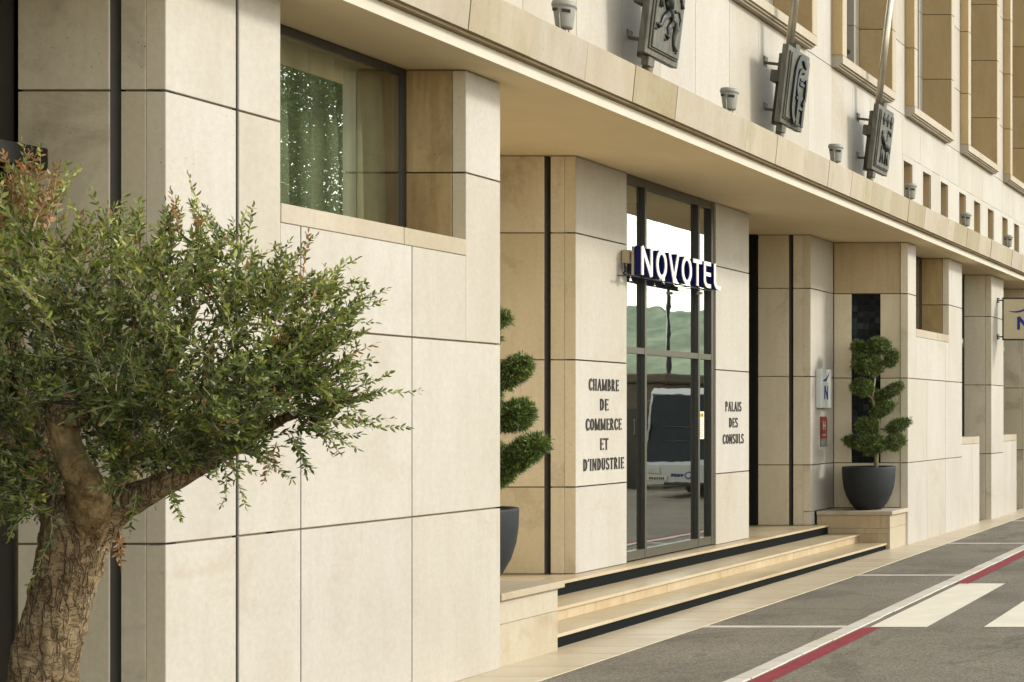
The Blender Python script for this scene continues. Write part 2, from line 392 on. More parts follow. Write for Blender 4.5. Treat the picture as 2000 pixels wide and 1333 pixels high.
# ---------------------------------------------------------------- ground and street
def ground():
    m = MB(); ys = [-60, -10, 4, 11, 14, 17, 20, 24, 28, 31, 45, 80, 200, 700, 2500]; xs = [-2000, -300, -40, -12, -6, -2, 2, 6, 15, 60, 400, 2000]
    V = [(x, y, gz(y)) for y in ys for x in xs]; n = len(xs)
    F = [(j*n+i, j*n+i+1, (j+1)*n+i+1, (j+1)*n+i) for j in range(len(ys)-1) for i in range(n-1)]
    m.add(V, F); return tag(m.build('ground', M['asphalt'], org=(0, 0, 0)), 'grey asphalt of the street and forecourt', kind='structure')
ground()
def stripD(y): return 5.91 if y < 17 else min(5.91 + (y-17)*.0165, 6.12)
pv = empty('pavement', (-6.2, 15, 0), 'pale honed stone pavement strip along the foot of the hotel front', kind='structure')
y = 5.0
while y < 34:
    L = random.choice([.24, .30, .36, .42]); y2 = y+L
    dsp = stripD(y); midD = 6.24 + random.choice([-.06, 0, .05])
    for (a, b) in ((6.62, dsp),):
        z = gz((y+y2)/2) + .005 + random.uniform(0, .002)
        if a > b: MB().cbox(-a+.0015, -b-.0015, y+.002, y2-.002, z-.03, z, .002).build('paving_slab', M['paving'], pv)
    y = y2
M['bounce_paving'] = stone('pale_bounce_paving', (.50, .45, .36), (.42, .37, .29), (.3, .25, .18), rough=.8)  # pale paving added across the road to bounce fill light onto the front
tag(MB().add([(5.2, -60, .02), (9.4, -60, .02), (9.4, 31, .10), (9.4, 300, .10), (5.2, 300, .10), (5.2, 31, .10)], [(0, 1, 2, 3, 4, 5)]).build('bounce_pavement', M['bounce_paving'], org=(7, 100, 0)), 'pale paving added on the far side of the road to bounce light', kind='structure')
tag(MB().add([(10.0, -60, .03), (60, -60, .03), (60, 300, .10), (10.0, 300, .10)], [(0, 1, 2, 3)]).build('quay', M['bounce_paving'], org=(30, 100, 0)), 'wide quay beyond the low wall, paved pale to bounce light', kind='structure')
# granite setts along the road, red stripe, thin cross strips, zebra crossing
def rD(D0, y): return D0 + .022*(y-13)
ks = empty('kerb_line', (-4.5, 15, 0), 'line of pale stone setts dividing forecourt from carriageway', kind='structure')
y = 6.0
while y < 38:
    L = .36+random.uniform(-.012, .012)
    V = []
    j = random.uniform(-.005, .005)
    for (dz, c) in ((-.05, 0), (.007, 0), (.011, .005)):
        for (yy, dd) in ((y+.004+c, 4.60+j-c), (y+L-.004-c, 4.60+j-c), (y+L-.004-c, 4.455+j+c), (y+.004+c, 4.455+j+c)):
            V.append((-rD(dd, yy), yy, gz(yy)+dz))
    F = [(0,1,5,4),(1,2,6,5),(2,3,7,6),(3,0,4,7),(4,5,9,8),(5,6,10,9),(6,7,11,10),(7,4,8,11),(8,9,10,11)]
    MB().add(V, F).build('sett', M['sett'], ks)
    y += L
def flat(name, d0, d1, y0, y1, dz, m_, label, **kw):
    mb = MB(); n = max(1, int((y1-y0)/1.5)); V = []
    for i in range(n+1):
        yy = y0+(y1-y0)*i/n; V += [(-rD(d0, yy), yy, gz(yy)+dz), (-rD(d1, yy), yy, gz(yy)+dz)]
    mb.add(V, [(2*i, 2*i+1, 2*i+3, 2*i+2) for i in range(n)])
    return tag(mb.build(name, m_), label, kind='structure', **kw)
flat('red_line', 4.43, 4.27, 4.0, 13.2, .004, M['redpaint'], 'dark red painted kerb line running up to the near end of the crossing')
flat('red_line', 4.43, 4.27, 16.52, 40, .004, M['redpaint'], 'dark red painted kerb line continuing beyond the crossing')
z_l = ['broad cream crossing bar nearest the hotel', 'second cream crossing bar from the hotel, cut by the photo edge', 'third cream crossing bar, outside the picture', 'fourth cream crossing bar, outside the picture']
for i in range(4):
    flat('crossing_bar', 4.375-1.04*i, 3.855-1.04*i, 13.25, 16.58, .004, M['roadpaint'], z_l[i])
for i, yy in enumerate((9.1, 13.27, 17.42, 21.6, 26.0, 30.3)):
    st = empty('stone_strip', (-5.3, yy, 0), ['', 'nearest', 'second', 'third', 'fourth', 'fifth'][i]+' thin pale stone strip crossing the forecourt asphalt', kind='structure')
    a, b = stripD(yy), rD(4.61, yy)
    n = 3
    for k in range(n):
        x0 = -a+(a-b)*k/n; x1 = -a+(a-b)*(k+1)/n
        MB().box(x0+.005, x1-.005, yy-.055, yy+.055, gz(yy)-.03, gz(yy)+.005).build('strip_stone', M['sett'], st)

# ---------------------------------------------------------------- hotel building
J = [0.0, 1.238, 2.486, 3.73, 4.487]            # horizontal joints of the ground floor cladding
B = empty('hotel_building', (-6.5, 15, 0), 'pale limestone hotel front with deep entrance recess, flat canopy and tall upper windows', 'building')
g_ = .006
def _cheek_side(mb): mb.m[2] = 1; return mb  # camera side of the same block gets the paler, shade-lifting colour
def pX(D, y0, y1, z0, z1, th=.03, m_='lime', gy0=g_, gy1=g_, gz0=g_, gz1=g_, name='stone_panel', parent=None):
    "cladding slab facing the street, front at X=-D"
    mb = MB().cbox(-D-th, -D, y0+gy0, y1-gy1, z0+gz0, z1-gz1, .003)
    if th > .09 and gy0 == 0: return _cheek_side(mb).build(name, [M[m_], M['lime_shade_lift']], parent or B)
    return mb.build(name, M[m_], parent or B)
def pY(Y, x0, x1, z0, z1, th=.03, m_='lime_shade_lift', gx0=.005, gx1=.005, gz0=g_, gz1=g_, name='stone_panel', parent=None):
    "cladding slab facing the camera side, front at Y"
    return MB().cbox(x0+gx0, x1-gx1, Y, Y+th, z0+gz0, z1-gz1, .003).build(name, M[m_], parent or B)
core = MB()       # masonry behind the slabs
def cb(x0, x1, y0, y1, z0, z1): MB().box(x0, x1, y0, y1, z0, z1).build('masonry', M['mortar'], B)
def rows(z0, z1):
    js = [z for z in J if z0+.02 < z < z1-.02]
    e = [z0]+js+[z1]; return list(zip(e[:-1], e[1:]))
def cheek(Y, Dc, Din, z0=0.0, z1=4.487, slot=True, z_slot=None):
    "camera-facing return wall: corner strip belongs to the corner stone, then panel, slot, panel"
    xs_thin = -(Dc+.108)
    for (a, b) in rows(z0, z1):
        if slot:
            pY(Y, -(Dc+.246), xs_thin, a, b, gx0=0, gx1=.0025)
            pY(Y, -Din, -(Dc+.310), a, b, gx1=0)
        else:
            pY(Y, -Din, xs_thin, a, b, gx1=.0025)
    if slot:
        MB().box(-(Dc+.246), -(Dc+.244)+.004, Y+.004, Y+.10, z0, z1).build('slot_edge', M['dark_gap'], B)
        MB().add([(-(Dc+.310), Y+.006, z0), (-(Dc+.262), Y+.07, z0), (-(Dc+.262), Y+.07, z1), (-(Dc+.310), Y+.006, z1)], [(0, 1, 2, 3)]).build('slot_strip', M['zinc'], B)
        MB().box(-(Dc+.33), -(Dc+.24), Y+.085, Y+.12, z0, z1).build('slot_back', M['dark_gap'], B)
def core_with_slot(Dc, Din, y0, y1, z0, z1):
    "core block whose camera side leaves the slot free"
    cb(-Din, -(Dc+.32), y0+.025, y1-.03, z0, z1); cb(-(Dc+.32), -(Dc+.24), y0+.125, y1-.03, z0, z1); cb(-(Dc+.24), -(Dc+.10), y0+.025, y1-.03, z0, z1)

# --- near bay (left picture edge): dark glazing between piers
pX(6.5, -1.0, 1.4, 0, 1.238); pX(6.5, -1.0, 1.4, 1.238, 2.486); pX(6.5, -1.0, 1.4, 2.486, 3.73); pX(6.5, -1.0, 1.4, 3.73, 4.487)
cb(-9, -6.525, -1.0, 1.4, 0, 4.487)
wn0 = MB().box(-7.42, -7.33, 7.86, 7.955, 3.42, 4.487).box(-7.42, -7.33, 1.41, 1.50, 3.42, 4.487).box(-7.42, -7.33, 1.50, 7.86, 3.42, 3.50).box(-7.42, -7.33, 1.50, 7.86, 4.40, 4.487).box(-7.42, -7.33, 6.5, 6.58, 3.50, 4.40).build('window', M['frame_dark'], B)
sheet(-7.38, 1.50, 7.86, 3.50, 4.40).build('pane', M['glass'], wn0)
MB().cbox(-7.6, -7.14, 1.41, 7.955, 3.29, 3.41, .006).build('dark_transom', M['frame_dark'], B)
wn1 = MB().box(-7.42, -7.33, 7.86, 7.955, 0, 3.28).box(-7.42, -7.33, 1.41, 1.50, 0, 3.28).box(-7.42, -7.33, 1.5, 7.86, 0, .12).box(-7.42, -7.33, 6.5, 6.6, .12, 3.28).build('window', M['frame_dark'], B)
sheet(-7.38, 1.50, 7.86, .12, 3.28).build('pane', M['dark_glass'], wn1)
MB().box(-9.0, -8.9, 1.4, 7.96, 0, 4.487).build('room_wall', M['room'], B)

# --- pier A (with the corner window)
YA0, YA1 = 7.958, 11.095
wy0, wy1, wz = 8.814, 10.664, 3.237
core_with_slot(6.5, 7.30, YA0, YA0+.8, 0, 4.487)
cb(-6.62, -6.525, YA0+.10, 8.79, 0, 4.487)
cb(-7.3, -6.525, YA0+.77, 10.70, 0, 3.10); cb(-9, -6.525, 10.70, YA1-.025, 0, 4.487); cb(-9, -7.3, YA0+.03, 10.70, 0, 3.10)
cheek(YA0, 6.5, 7.317)
MB().box(-6.529, -6.512, 8.464, 8.482, 0, 4.487).build('joint_strip', M['dark_gap'], B)
for (a, b) in rows(0, 4.487):
    # corner stones are thick L blocks
    pX(6.5, YA0, 8.473, a, b, th=.108, gy0=0, gy1=.011)
    if b <= 3.8:
        top = b
    if b <= 2.5:
        pX(6.5, 8.473, 8.986, a, b, gy0=.011, gy1=.004); pX(6.5, 8.986, 10.052, a, b, gy0=.004, gy1=.004); pX(6.5, 10.052, YA1, a, b, gy0=.004, gy1=0, th=.1)
    elif b <= 3.8:
        pX(6.5, 8.473, 8.814, a, b, gy0=.011, gy1=0); pX(6.5, 8.814, 8.986, a, 3.119, gy0=0, gy1=.004, gz1=.002)
        pX(6.5, 8.986, 10.052, a, 3.119, gy0=.004, gy1=.004, gz1=.002); pX(6.5, 10.052, wy1, a, 3.119, gy0=.004, gy1=0, gz1=.002)
        pX(6.5, wy1, YA1, a, b, gy0=0, gy1=0, th=.1)
    else:
        pX(6.5, 8.473, 8.814, a, b, gy0=.011, gy1=0, th=.1); pX(6.5, wy1, YA1, a, b, gy0=0, gy1=0, th=.1)
for (a, b) in rows(0, 4.487):
    MB().cbox(-8.6, -6.604, YA1-.03, YA1, a+g_, b-g_, .003).build('stone_panel', M['lime_shade_lift'], B)
def reveal_window(y0, y1, zs, tag_, curtain=True, D=6.94):
    "window set into a pier: travertine jamb, sill, frame, pane, curtain"
    for (a, b) in ((zs, 3.73), (3.73, 4.487)):
        if b == 3.73 or True:
            pY(y1, -D, -6.604, a, b, m_='travertine', gx0=0, gx1=.002, th=.035, gz0=.001 if a == zs else .005)
    MB().box(-D-.4, -6.55, y0-.03, y0-.002, zs, 4.487).build('stone_panel', M['lime_shade_lift'], B)
    # sill in two stones
    ym = y0+(y1-y0)*.62
    MB().cbox(-D-.05, -6.495, y0, ym-.002, zs-.118, zs, .004).build('sill_stone', M['sill'], B)
    MB().cbox(-D-.05, -6.495, ym+.002, y1, zs-.118, zs, .004).build('sill_stone', M['sill'], B)
    f = MB(); x0, x1 = -D-.06, -D
    f.box(x0, x1, y0, y0+.05, zs, 4.487).box(x0, x1, y1-.045, y1-.002, zs, 4.487).box(x0, x1, y0+.05, y1-.045, zs+.001, zs+.045).box(x0, x1, y0+.05, y1-.045, 4.43, 4.487)
    wdw = f.build('window', M['frame_mid'], B)
    sheet(-D-.014, y0+.05, y1-.045, zs+.045, 4.43).build('pane', M['glass'], wdw)
    f2 = MB(); 
    for q in (y0+(y1-y0)*.28, y0+(y1-y0)*.82): f2.box(x1-.002, x1+.012, q, q+.03, zs+.03, zs+.05)
    f2.build('window_catch', M['black'], wdw)
    if curtain:
        cm = MB(); V = []; n = 90
        for i in range(n+1):
            yy = y0-.2+(y1-y0+.3)*i/n; dx = .065*math.sin(i*.62)+.035*math.sin(i*1.7+1)
            for zz, s_ in ((zs-.1, 1.15), (3.9, 1.0), (4.47, .6)): V.append((-D-.22+dx*s_, yy+.02*s_*math.sin(i*.3), zz))
        cm.add(V, [(3*i+k, 3*i+3+k, 3*i+4+k, 3*i+1+k) for i in range(n) for k in (0, 1)], 0, True)
        cm.build('curtain', M['curtain'], wdw)
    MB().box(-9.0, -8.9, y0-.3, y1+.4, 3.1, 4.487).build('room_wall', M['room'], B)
reveal_window(wy0, wy1, wz, 'A')

# --- first recess, entrance wall, second recess
DE = 7.58; YE0, YE1 = 14.2, 18.30; dy0, dy1 = 15.205, 17.345; ZL = .385
for (a, b) in rows(0.0, 4.487):
    for k in range(3):
        pX(8.6, YA1+1.035*k, YA1+1.035*(k+1), a, b, m_='lime_shade_lift')
cb(-9.2, -8.625, YA1-.1, 14.3, 0, 4.487)
core_with_slot(DE, 9.2, YE0, dy0, 0, 4.487)
cheek(YE0, DE, 8.62, ZL, 4.487)
for (a, b) in rows(ZL, 4.487):
    pX(DE, YE0, dy0, a, b, th=.108, gy0=0, gy1=.002)
    pX(DE, dy1, YE1, a, b, th=.108, gy0=.002, gy1=0)
cb(-9.2, -7.65, dy1+.02, YE1-.03, 0, 4.487)
MB().box(-9.2, -7.70, YE1-.028, YE1, ZL, 4.487).build('stone_panel', M['lime_shade_lift'], B)
# second recess
Y2 = 20.45
core_with_slot(7.60, 9.2, Y2, 21.40, 0, 4.487)
cheek(Y2, 7.60, 8.346, ZL, 4.487)
MB().box(-8.75, -8.350, Y2-.03, Y2+.02, ZL, 4.487).build('door_jamb', M['dark_gap'], B)
dk = MB().box(-8.66, -8.6, YE1, Y2-.03, ZL, 4.487).build('dark_door', M['frame_dark'], B)
sheet(-8.59, YE1+.1, Y2-.13, ZL+.1, 4.3).build('pane', M['dark_glass'], dk)
YC0, YC1 = 21.345, 24.33
for (a, b) in rows(.576, 4.487):
    pX(7.60, Y2, YC0+.005, a, b, th=.108, gy0=0, gy1=.004, m_='lime')
pX(7.60, Y2, 20.60, ZL, .576, th=.108, gy0=0, gy1=0, gz1=0)
# niche wall with black mosaic strip
YN = 21.365
for (a, b) in rows(.576, 4.487):
    pY(YN, -6.606, -6.504, a, b, th=.05, gx0=.003, gx1=0) if False else None
    if b > 3.8 or a < 1.0:
        pY(YN, -7.60, -6.612, a, b, gx0=.004, m_='niche' if b > 3.8 else 'lime_shade_lift')
    else:
        pY(YN, -7.60, -7.343, a, b, gx0=.004, gx1=0); pY(YN, -6.911, -6.612, a, b, gx0=0)
MB().box(-7.345, -6.909, YN+.03, YN+.045, 1.238, 3.73).build('mosaic_bed', M['black'], B)
nx, nz = 5, 29
tme = None
for i in range(nx):
    for k in range(nz):
        wx = (.430)/nx; wz_ = 2.484/nz
        cx, cz = -7.341+wx*(i+.5), 1.241+wz_*(k+.5)
        if tme is None:
            t = MB().cbox(-wx/2+.002, wx/2-.002, -.006, .006, -wz_/2+.002, wz_/2-.002, .0015).build('mosaic_tile', M['tile'], B)
            tme = t
        else:
            t = tme.copy(); C.objects.link(t)
        t.location = Vector((cx, YN+.024+random.uniform(-.001, .001), cz))-wl(B)
        t.rotation_euler = (random.uniform(-.012, .012), 0, random.uniform(-.012, .012))
# --- pier C
cb(-9, -6.525, YC1-.50, YC1-.025, 0, 4.487); cb(-9, -6.525, YN+.045, YC1-.5, 0, 3.10); cb(-9, -7.3, YN+.05, 21.7, 3.1, 4.487); cb(-7.3, -6.525, YN+.05, 21.72, 3.1, 4.487)
c0, c1 = 21.745, 23.53
ZB = .0
for (a, b) in rows(0, 4.487):
    if b <= 2.5:
        pX(6.5, YC0, 22.31, a, b, th=.108, gy0=0, gy1=.004); pX(6.5, 22.31, 23.33, a, b, gy0=.004, gy1=.004); pX(6.5, 23.33, YC1, a, b, gy0=.004, gy1=0, th=.1)
    elif b <= 3.8:
        pX(6.5, YC0, c0, a, b, th=.108, gy0=0, gy1=0); pX(6.5, c0, 22.31, a, 3.119, gy0=0, gy1=.004, gz1=.002)
        pX(6.5, 22.31, 23.33, a, 3.119, gy0=.004, gy1=.004, gz1=.002); pX(6.5, 23.33, c1, a, 3.119, gy0=.004, gy1=0, gz1=.002); pX(6.5, c1, YC1, a, b, gy0=0, gy1=0, th=.1)
    else:
        pX(6.5, YC0, c0, a, b, th=.108, gy0=0, gy1=0); pX(6.5, c1, YC1, a, b, gy0=0, gy1=0, th=.1)
reveal_window(c0, c1, wz, 'C')
# --- bays and piers beyond
def far_pier(y0, y1):
    for (a, b) in rows(0, 4.487):
        pX(6.5, y0, y1, a, b, th=.108, gy0=0, gy1=0)
        pY(y0, -7.3, -6.612, a, b, gx1=0)
    cb(-9, -6.60, y0+.028, y1, 0, 4.487)
def far_bay(y0, y1, par):
    f = MB().box(-7.06, -6.99, y0, y1, 0, .1)
    n = 3
    for k in range(n+1):
        yy = y0+(y1-y0-.05)*k/n; f.box(-7.06, -6.99, yy, yy+.05, .1, 4.42)
    f.box(-7.06, -6.99, y0, y1, 4.42, 4.487)
    wd = f.build('window', M['frame_dark'], B)
    sheet(-7.03, y0, y1, .1, 4.42).build('pane', M['dark_glass'], wd)
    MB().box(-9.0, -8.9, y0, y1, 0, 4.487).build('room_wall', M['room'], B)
    # low wall with rounded far corner
    y2 = y0+par; m = MB(); R = .11
    def outline(D0, D1, e=0.0):
        pts = [(-D0, y0), (-D1+e, y0), (-D1+e, y2-R)]
        for k in range(1, 7):
            a = math.pi/2*k/6; pts.append((-D1+e-R+R*math.cos(a), y2-R+(R+e)*math.sin(a)))
        pts.append((-D0, y2+e)); return pts
    fn = lambda u, v, d: (u, v, d)
    ym = y0+par*.55
    def seg(ya, yb, last):
        if last:
            pts = [(-6.85, ya+.002), (-6.503, ya+.002)]+outline(6.85, 6.503)[2:]
        else: pts = [(-6.85, ya), (-6.503, ya), (-6.503, yb-.002), (-6.85, yb-.002)]
        return pts
    MB().prism(seg(y0, ym, False), fn, 0, 1.441).build('parapet_slab', M['lime'], B)
    MB().prism(seg(ym, y2, True), fn, 0, 1.441).build('parapet_slab', M['lime'], B)
    MB().prism(seg(y0, ym, False), fn, 1.447, 1.565).build('parapet_cap', M['sill'], B)
    MB().prism(seg(ym, y2, True), fn, 1.447, 1.565).build('parapet_cap', M['sill'], B)
far_bay(24.33, 26.33, 1.25)
far_pier(26.33, 27.25)
far_bay(27.25, 29.3, 1.18)
far_pier(29.3, 32.3); far_bay(32.3, 34.3, 1.2); far_pier(34.3, 37.3); far_bay(37.3, 39.3, 1.2); far_pier(39.3, 46)

# --- entrance door
d = MB(); X0, X1 = -7.67, -7.60
def vm(a, b, z0=ZL+.02, z1=4.485): d.box(X0, X1, a, b, z0, z1)
g1a, g1b, g2a, g2b, g3a, g3b = 15.25, 15.64, 15.68, 16.925, 16.965, 17.27
vm(dy0+.002, g1a); vm(g1b, g2a); vm(g2b, g3a); vm(g3b, dy1-.002)
for (a, b) in ((g1a, g1b), (g2a, g2b), (g3a, g3b)):
    d.box(X0, X1-.003, a, b, ZL+.02, ZL+.115); d.box(X0, X1-.003, a, b, 2.60, 2.665); d.box(X0, X1-.003, a, b, 4.395, 4.485)
door = tag(d.build('entrance_door', M['frame'], B), 'tall glazed entrance door in grey-bronze frame')
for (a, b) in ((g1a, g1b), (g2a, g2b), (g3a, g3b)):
    for z0_, z1_ in ((ZL+.115, 2.60), (2.665, 4.395)): MB().box(-7.645, -7.606, b-.006, b-.0005, z0_, z1_).build('mullion_shade', M['black'], door)  # black strips painting the shade on the mullions' near sides
    sheet(-7.646, a, b, ZL+.115, 2.60).build('pane', M['door_glass'], door)
    sheet(-7.646, a, b, 2.665, 4.395).build('pane', M['door_glass'], door)
# lobby behind
MB().box(-12.1, -12.0, 14.5, 19, 0, 4.487).build('lobby_wall', M['room_warm'], B)
MB().box(-12, -7.7, 14.5, 14.6, 0, 4.487).box(-12, -9.3, 18.3, 18.4, 0, 4.487).build('lobby_wall', M['room_warm'], B)
MB().box(-12, -7.62, 14.9, 18.0, .30, .38).build('lobby_floor', M['tread'], B)
MB().cbox(-9.6, -9.2, 16.2, 17.6, .38, 1.45, .02).build('lobby_desk', M['frame_dark'], B)

# --- inscriptions: condensed glyphic capitals
def arc(cx, cy, rx, ry, a0, a1, n=12):
    return [(cx+rx*math.cos(math.radians(a0+(a1-a0)*i/n)), cy+ry*math.sin(math.radians(a0+(a1-a0)*i/n))) for i in range(n+1)]
T, t_ = .10, .055
def S_(x, y0=0, y1=1, wd=T): return ([(x, y0), (x, y1)], [wd*1.25, wd*1.25] if False else wd)
def serif(x, y, l=.16): return ([(x-l/2, y), (x+l/2, y)], .05)
GL = {
 'I': (.20, [S_(.10), serif(.10, .975), serif(.10, .025)]),
 'L': (.36, [S_(.10), serif(.10, .975), ([(.05, .035), (.36, .035)], t_), ([(.345, .0), (.345, .16)], .04)]),
 'E': (.38, [S_(.10), ([(.04, .965), (.37, .965)], t_), ([(.1, .52), (.31, .52)], t_), ([(.04, .035), (.38, .035)], t_), ([(.355, .84), (.355, 1)], .04), ([(.365, 0), (.365, .16)], .04), ([(.31, .45), (.31, .6)], .035)]),
 'T': (.40, [S_(.20), ([(0, .965), (.40, .965)], t_), ([(.02, .84), (.02, 1)], .04), ([(.38, .84), (.38, 1)], .04), serif(.2, .025)]),
 'H': (.46, [S_(.09), S_(.37), ([(.09, .5), (.37, .5)], t_), serif(.09, .975), serif(.09, .025), serif(.37, .975), serif(.37, .025)]),
 'N': (.48, [S_(.07, wd=.07), S_(.41, wd=.07), ([(.07, 1), (.41, 0)], T), serif(.07, .025), serif(.41, .975)]),
 'M': (.62, [S_(.07, wd=.07), S_(.54, wd=T), ([(.07, 1), (.30, .05)], T), ([(.30, .05), (.54, 1)], .07), serif(.07, .025), serif(.54, .025)]),
 'A': (.48, [([(.05, 0), (.25, 1)], .07), ([(.25, 1), (.43, 0)], T), ([(.12, .32), (.37, .32)], t_), serif(.05, .025, .13), serif(.43, .025)]),
 'D': (.44, [S_(.09), ([(.06, .965), (.17, .965)]+arc(.17, .5, .20, .465, 90, -90, 14)+[(.06, .035)], [.06, .06]+[.06+.085*math.sin(math.pi*i/14) for i in range(15)]+[.06])]),
 'B': (.42, [S_(.09), ([(.06, .965), (.16, .965)]+arc(.16, .75, .16, .215, 90, -90, 10)+[(.09, .535)], .085), ([(.16, .53)]+arc(.17, .28, .19, .245, 90, -90, 10)+[(.06, .035)], .09)]),
 'P': (.40, [S_(.09), ([(.06, .965), (.16, .965)]+arc(.16, .72, .18, .245, 90, -90, 10)+[(.09, .475)], .085), serif(.09, .025)]),
 'R': (.46, [S_(.09), ([(.06, .965), (.16, .965)]+arc(.16, .74, .17, .225, 90, -90, 10)+[(.09, .515)], .085), ([(.20, .5), (.40, .0)], T*.9), serif(.09, .025), serif(.42, .025, .1)]),
 'C': (.42, [(arc(.25, .5, .19, .465, 50, 310, 20), [.06+.08*abs(math.sin(math.pi*i/20)) for i in range(21)]), ([(.385, .72), (.385, .93)], .045), ([(.385, .08), (.385, .27)], .045)]),
 'O': (.46, [(arc(.23, .5, .175, .46, 0, 360, 24)[:-1], [.06+.085*abs(math.cos(2*math.pi*i/24)) for i in range(24)], True)]),
 'S': (.38, [(arc(.19, .745, .135, .22, 35, 215, 10)+[(.19, .5)]+arc(.19, .255, .14, .22, 35, -145, 10), .10), ([(.315, .78), (.315, .95)], .04), ([(.055, .05), (.055, .23)], .04)]),
 'U': (.44, [([(.09, 1), (.09, .25)]+arc(.22, .25, .13, .21, 180, 360, 10)+[(.35, 1)], [T, T]+[.09]*11+[.07]), serif(.09, .975), serif(.35, .975)]),
 "'": (.12, [([(.02, .78), (.09, 1)], .08)]),
}
def inscription(text, yc, zc, h, width):
    tot = sum(GL[c][0] for c in text)+.105*(len(text)-1); sx = width/tot
    root = MB(); first = None
    u = 0; parts = []
    for c in text:
        wdt, strokes = GL[c]; mb = MB()
        for st in strokes:
            pts, wd = st[0], st[1]; cl = len(st) > 2
            fn = lambda a, b, dd, u=u: (-DE+dd, yc-width/2+(u+a)*sx, zc-h/2+b*h)
            mb.ribbon(pts, wd, fn, .0005, .008, closed=cl)
        parts.append(mb); u += wdt+.105
    ins = None
    grp = bpy.data.objects.new('inscription', None); C.objects.link(grp); grp.parent = B
    grp.location = Vector((-DE, yc, zc))-wl(B); WL[grp.name] = Vector((-DE, yc, zc))
    grp['label'] = 'dark metal lettering %s on the entrance wall' % text
    for mb in parts: mb.build('letter', M['ink'], grp)
for tx, zc, wd in (('CHAMBRE', 2.25, .585), ('DE', 2.05, .165), ('COMMERCE', 1.85, .70), ('ET', 1.65, .16), ("D'INDUSTRIE", 1.447, .80)):
    inscription(tx, 14.735, zc, .118, wd)
for tx, zc, wd in (('PALAIS', 2.048, .46), ('DES', 1.85, .25), ('CONSULS', 1.65, .60)):
    inscription(tx, 17.83, zc, .118, wd)

# --- canopy: soffit slab, fascia, coping stones
MB().box(-9.3, -6.175, 0, 46, 4.490, 4.575).build('soffit', M['plaster'], B)
MB().cbox(-6.174, -6.165, 0, 46, 4.488, 4.580, .002).build('fascia', M['fascia'], B)
MB().box(-9.3, -6.11, 0, 46, 4.582, 4.606).build('canopy_slab', M['mortar'], B)
y = 11.52-.765*14
first = True
while y < 45:
    y1 = y+.765; jt = random.uniform(-.004, .004)
    V = [(-6.60, y+.003, 4.608), (-6.075+jt, y+.003, 4.602), (-6.045+jt, y+.003, 4.905), (-6.058+jt, y+.003, 4.918), (-6.60, y+.003, 4.925)]
    V2 = [(a, y1-.003, c) for a, b, c in V]
    V = V+V2
    F = [(4,3,2,1,0), (5,6,7,8,9)]+[(i, (i+1) % 5, 5+(i+1) % 5, 5+i) for i in range(5)]
    MB().add(V, F).build('coping_stone', M['coping'], B)
    y = y1

# --- upper floors
DU = 6.6; P = 3.055; YS = 18.49
ZW = 6.385; ZT = 12.6
hj = [ZW, 7.42, 8.45, 9.48, 10.51, 11.55, ZT]
class UC:
    def box(s_, *a): MB().box(*a).build('masonry', M['mortar'], B)
uc = UC()
mods = [YS+P*k for k in range(-5, 9)]
for s in mods:
    ys_ = s; ye = s+2.17
    # white wall panels between windows
    nxt = s+P
    vis = s > 9
    for a, b in zip(hj[:-1], hj[1:]):
        if a > 10.6 and s < 20: continue
        MB().cbox(-DU-.03, -DU, ye, nxt, a+.004, b-.004, .003).build('stone_panel', M['lime'], B)
    uc.box(-7.9, -DU-.025, ye+.002, nxt-.002, ZW, ZT)
    # window surround stones, projecting
    for a, b in zip([ZW+.15, 7.40, 8.45, 9.48, 10.51, 11.55], [7.40, 8.45, 9.48, 10.51, 11.55, ZT]):
        if a > 10.6 and s < 20: continue
        MB().cbox(-DU-.45, -6.46, ye-.15, ye, a+.003, b-.003, .005).build('jamb_stone', M['sill'], B)
        MB().cbox(-DU-.45, -6.46, ys_, ys_+.15, a+.003, b-.003, .005).build('jamb_stone', M['sandstone'] if False else M['sill'], B)
        # sandstone cheek cladding, camera side of jamb and inner reveal
        pY(ys_-.004, -DU+.001, -6.463, a, b, th=.012, m_='sandstone', gx0=0, gx1=0)
        pY(ye-.162, -6.93, -6.463, a, b, th=.012, m_='sandstone', gx0=0, gx1=0, gz0=.005, gz1=.005)
        MB().cbox(-7.25, -6.93, ye-.37, ye-.165, a+.003, b-.003, .003).build('pilaster_stone', M['lime'], B)
    third = (ye-ys_)/3
    for k in range(3):
        mb = MB(); y0_, y1_ = ys_+third*k+.002, ys_+third*(k+1)-.002
        prof = [(-7.2, ZW+.02), (-6.52, ZW+.0), (-6.52, ZW+.022), (-6.49, ZW+.022), (-6.49, ZW+.045), (-6.46, ZW+.045), (-6.46, ZW+.15), (-7.2, ZW+.155)]
        mb.prism(prof, lambda u, v, d_: (u, d_, v), y0_, y1_)
        mb.build('sill_stone', M['sill'], B)
    f = MB().box(-7.14, -7.07, ys_+.15, ye-.37, ZW+.156, ZW+.24).box(-7.14, -7.07, ys_+.15, ys_+.22, ZW+.24, ZT).box(-7.14, -7.07, ye-.44, ye-.37, ZW+.24, ZT).box(-7.14, -7.07, (ys_+ye)/2-.14, (ys_+ye)/2-.08, ZW+.24, ZT).box(-7.14, -7.07, ys_+.22, ye-.44, 8.9, 8.97)
    f.box(-7.02, -6.99, ys_+.15, ye-.37, ZW+.62, ZW+.66)
    wd = f.build('window', M['frame_dark'], B)
    sheet(-7.10, ys_+.15, ye-.37, ZW+.2, ZT).build('pane', M['glass'], wd)
uc.box(-8.0, -7.9, 3, 46, ZW, ZT)
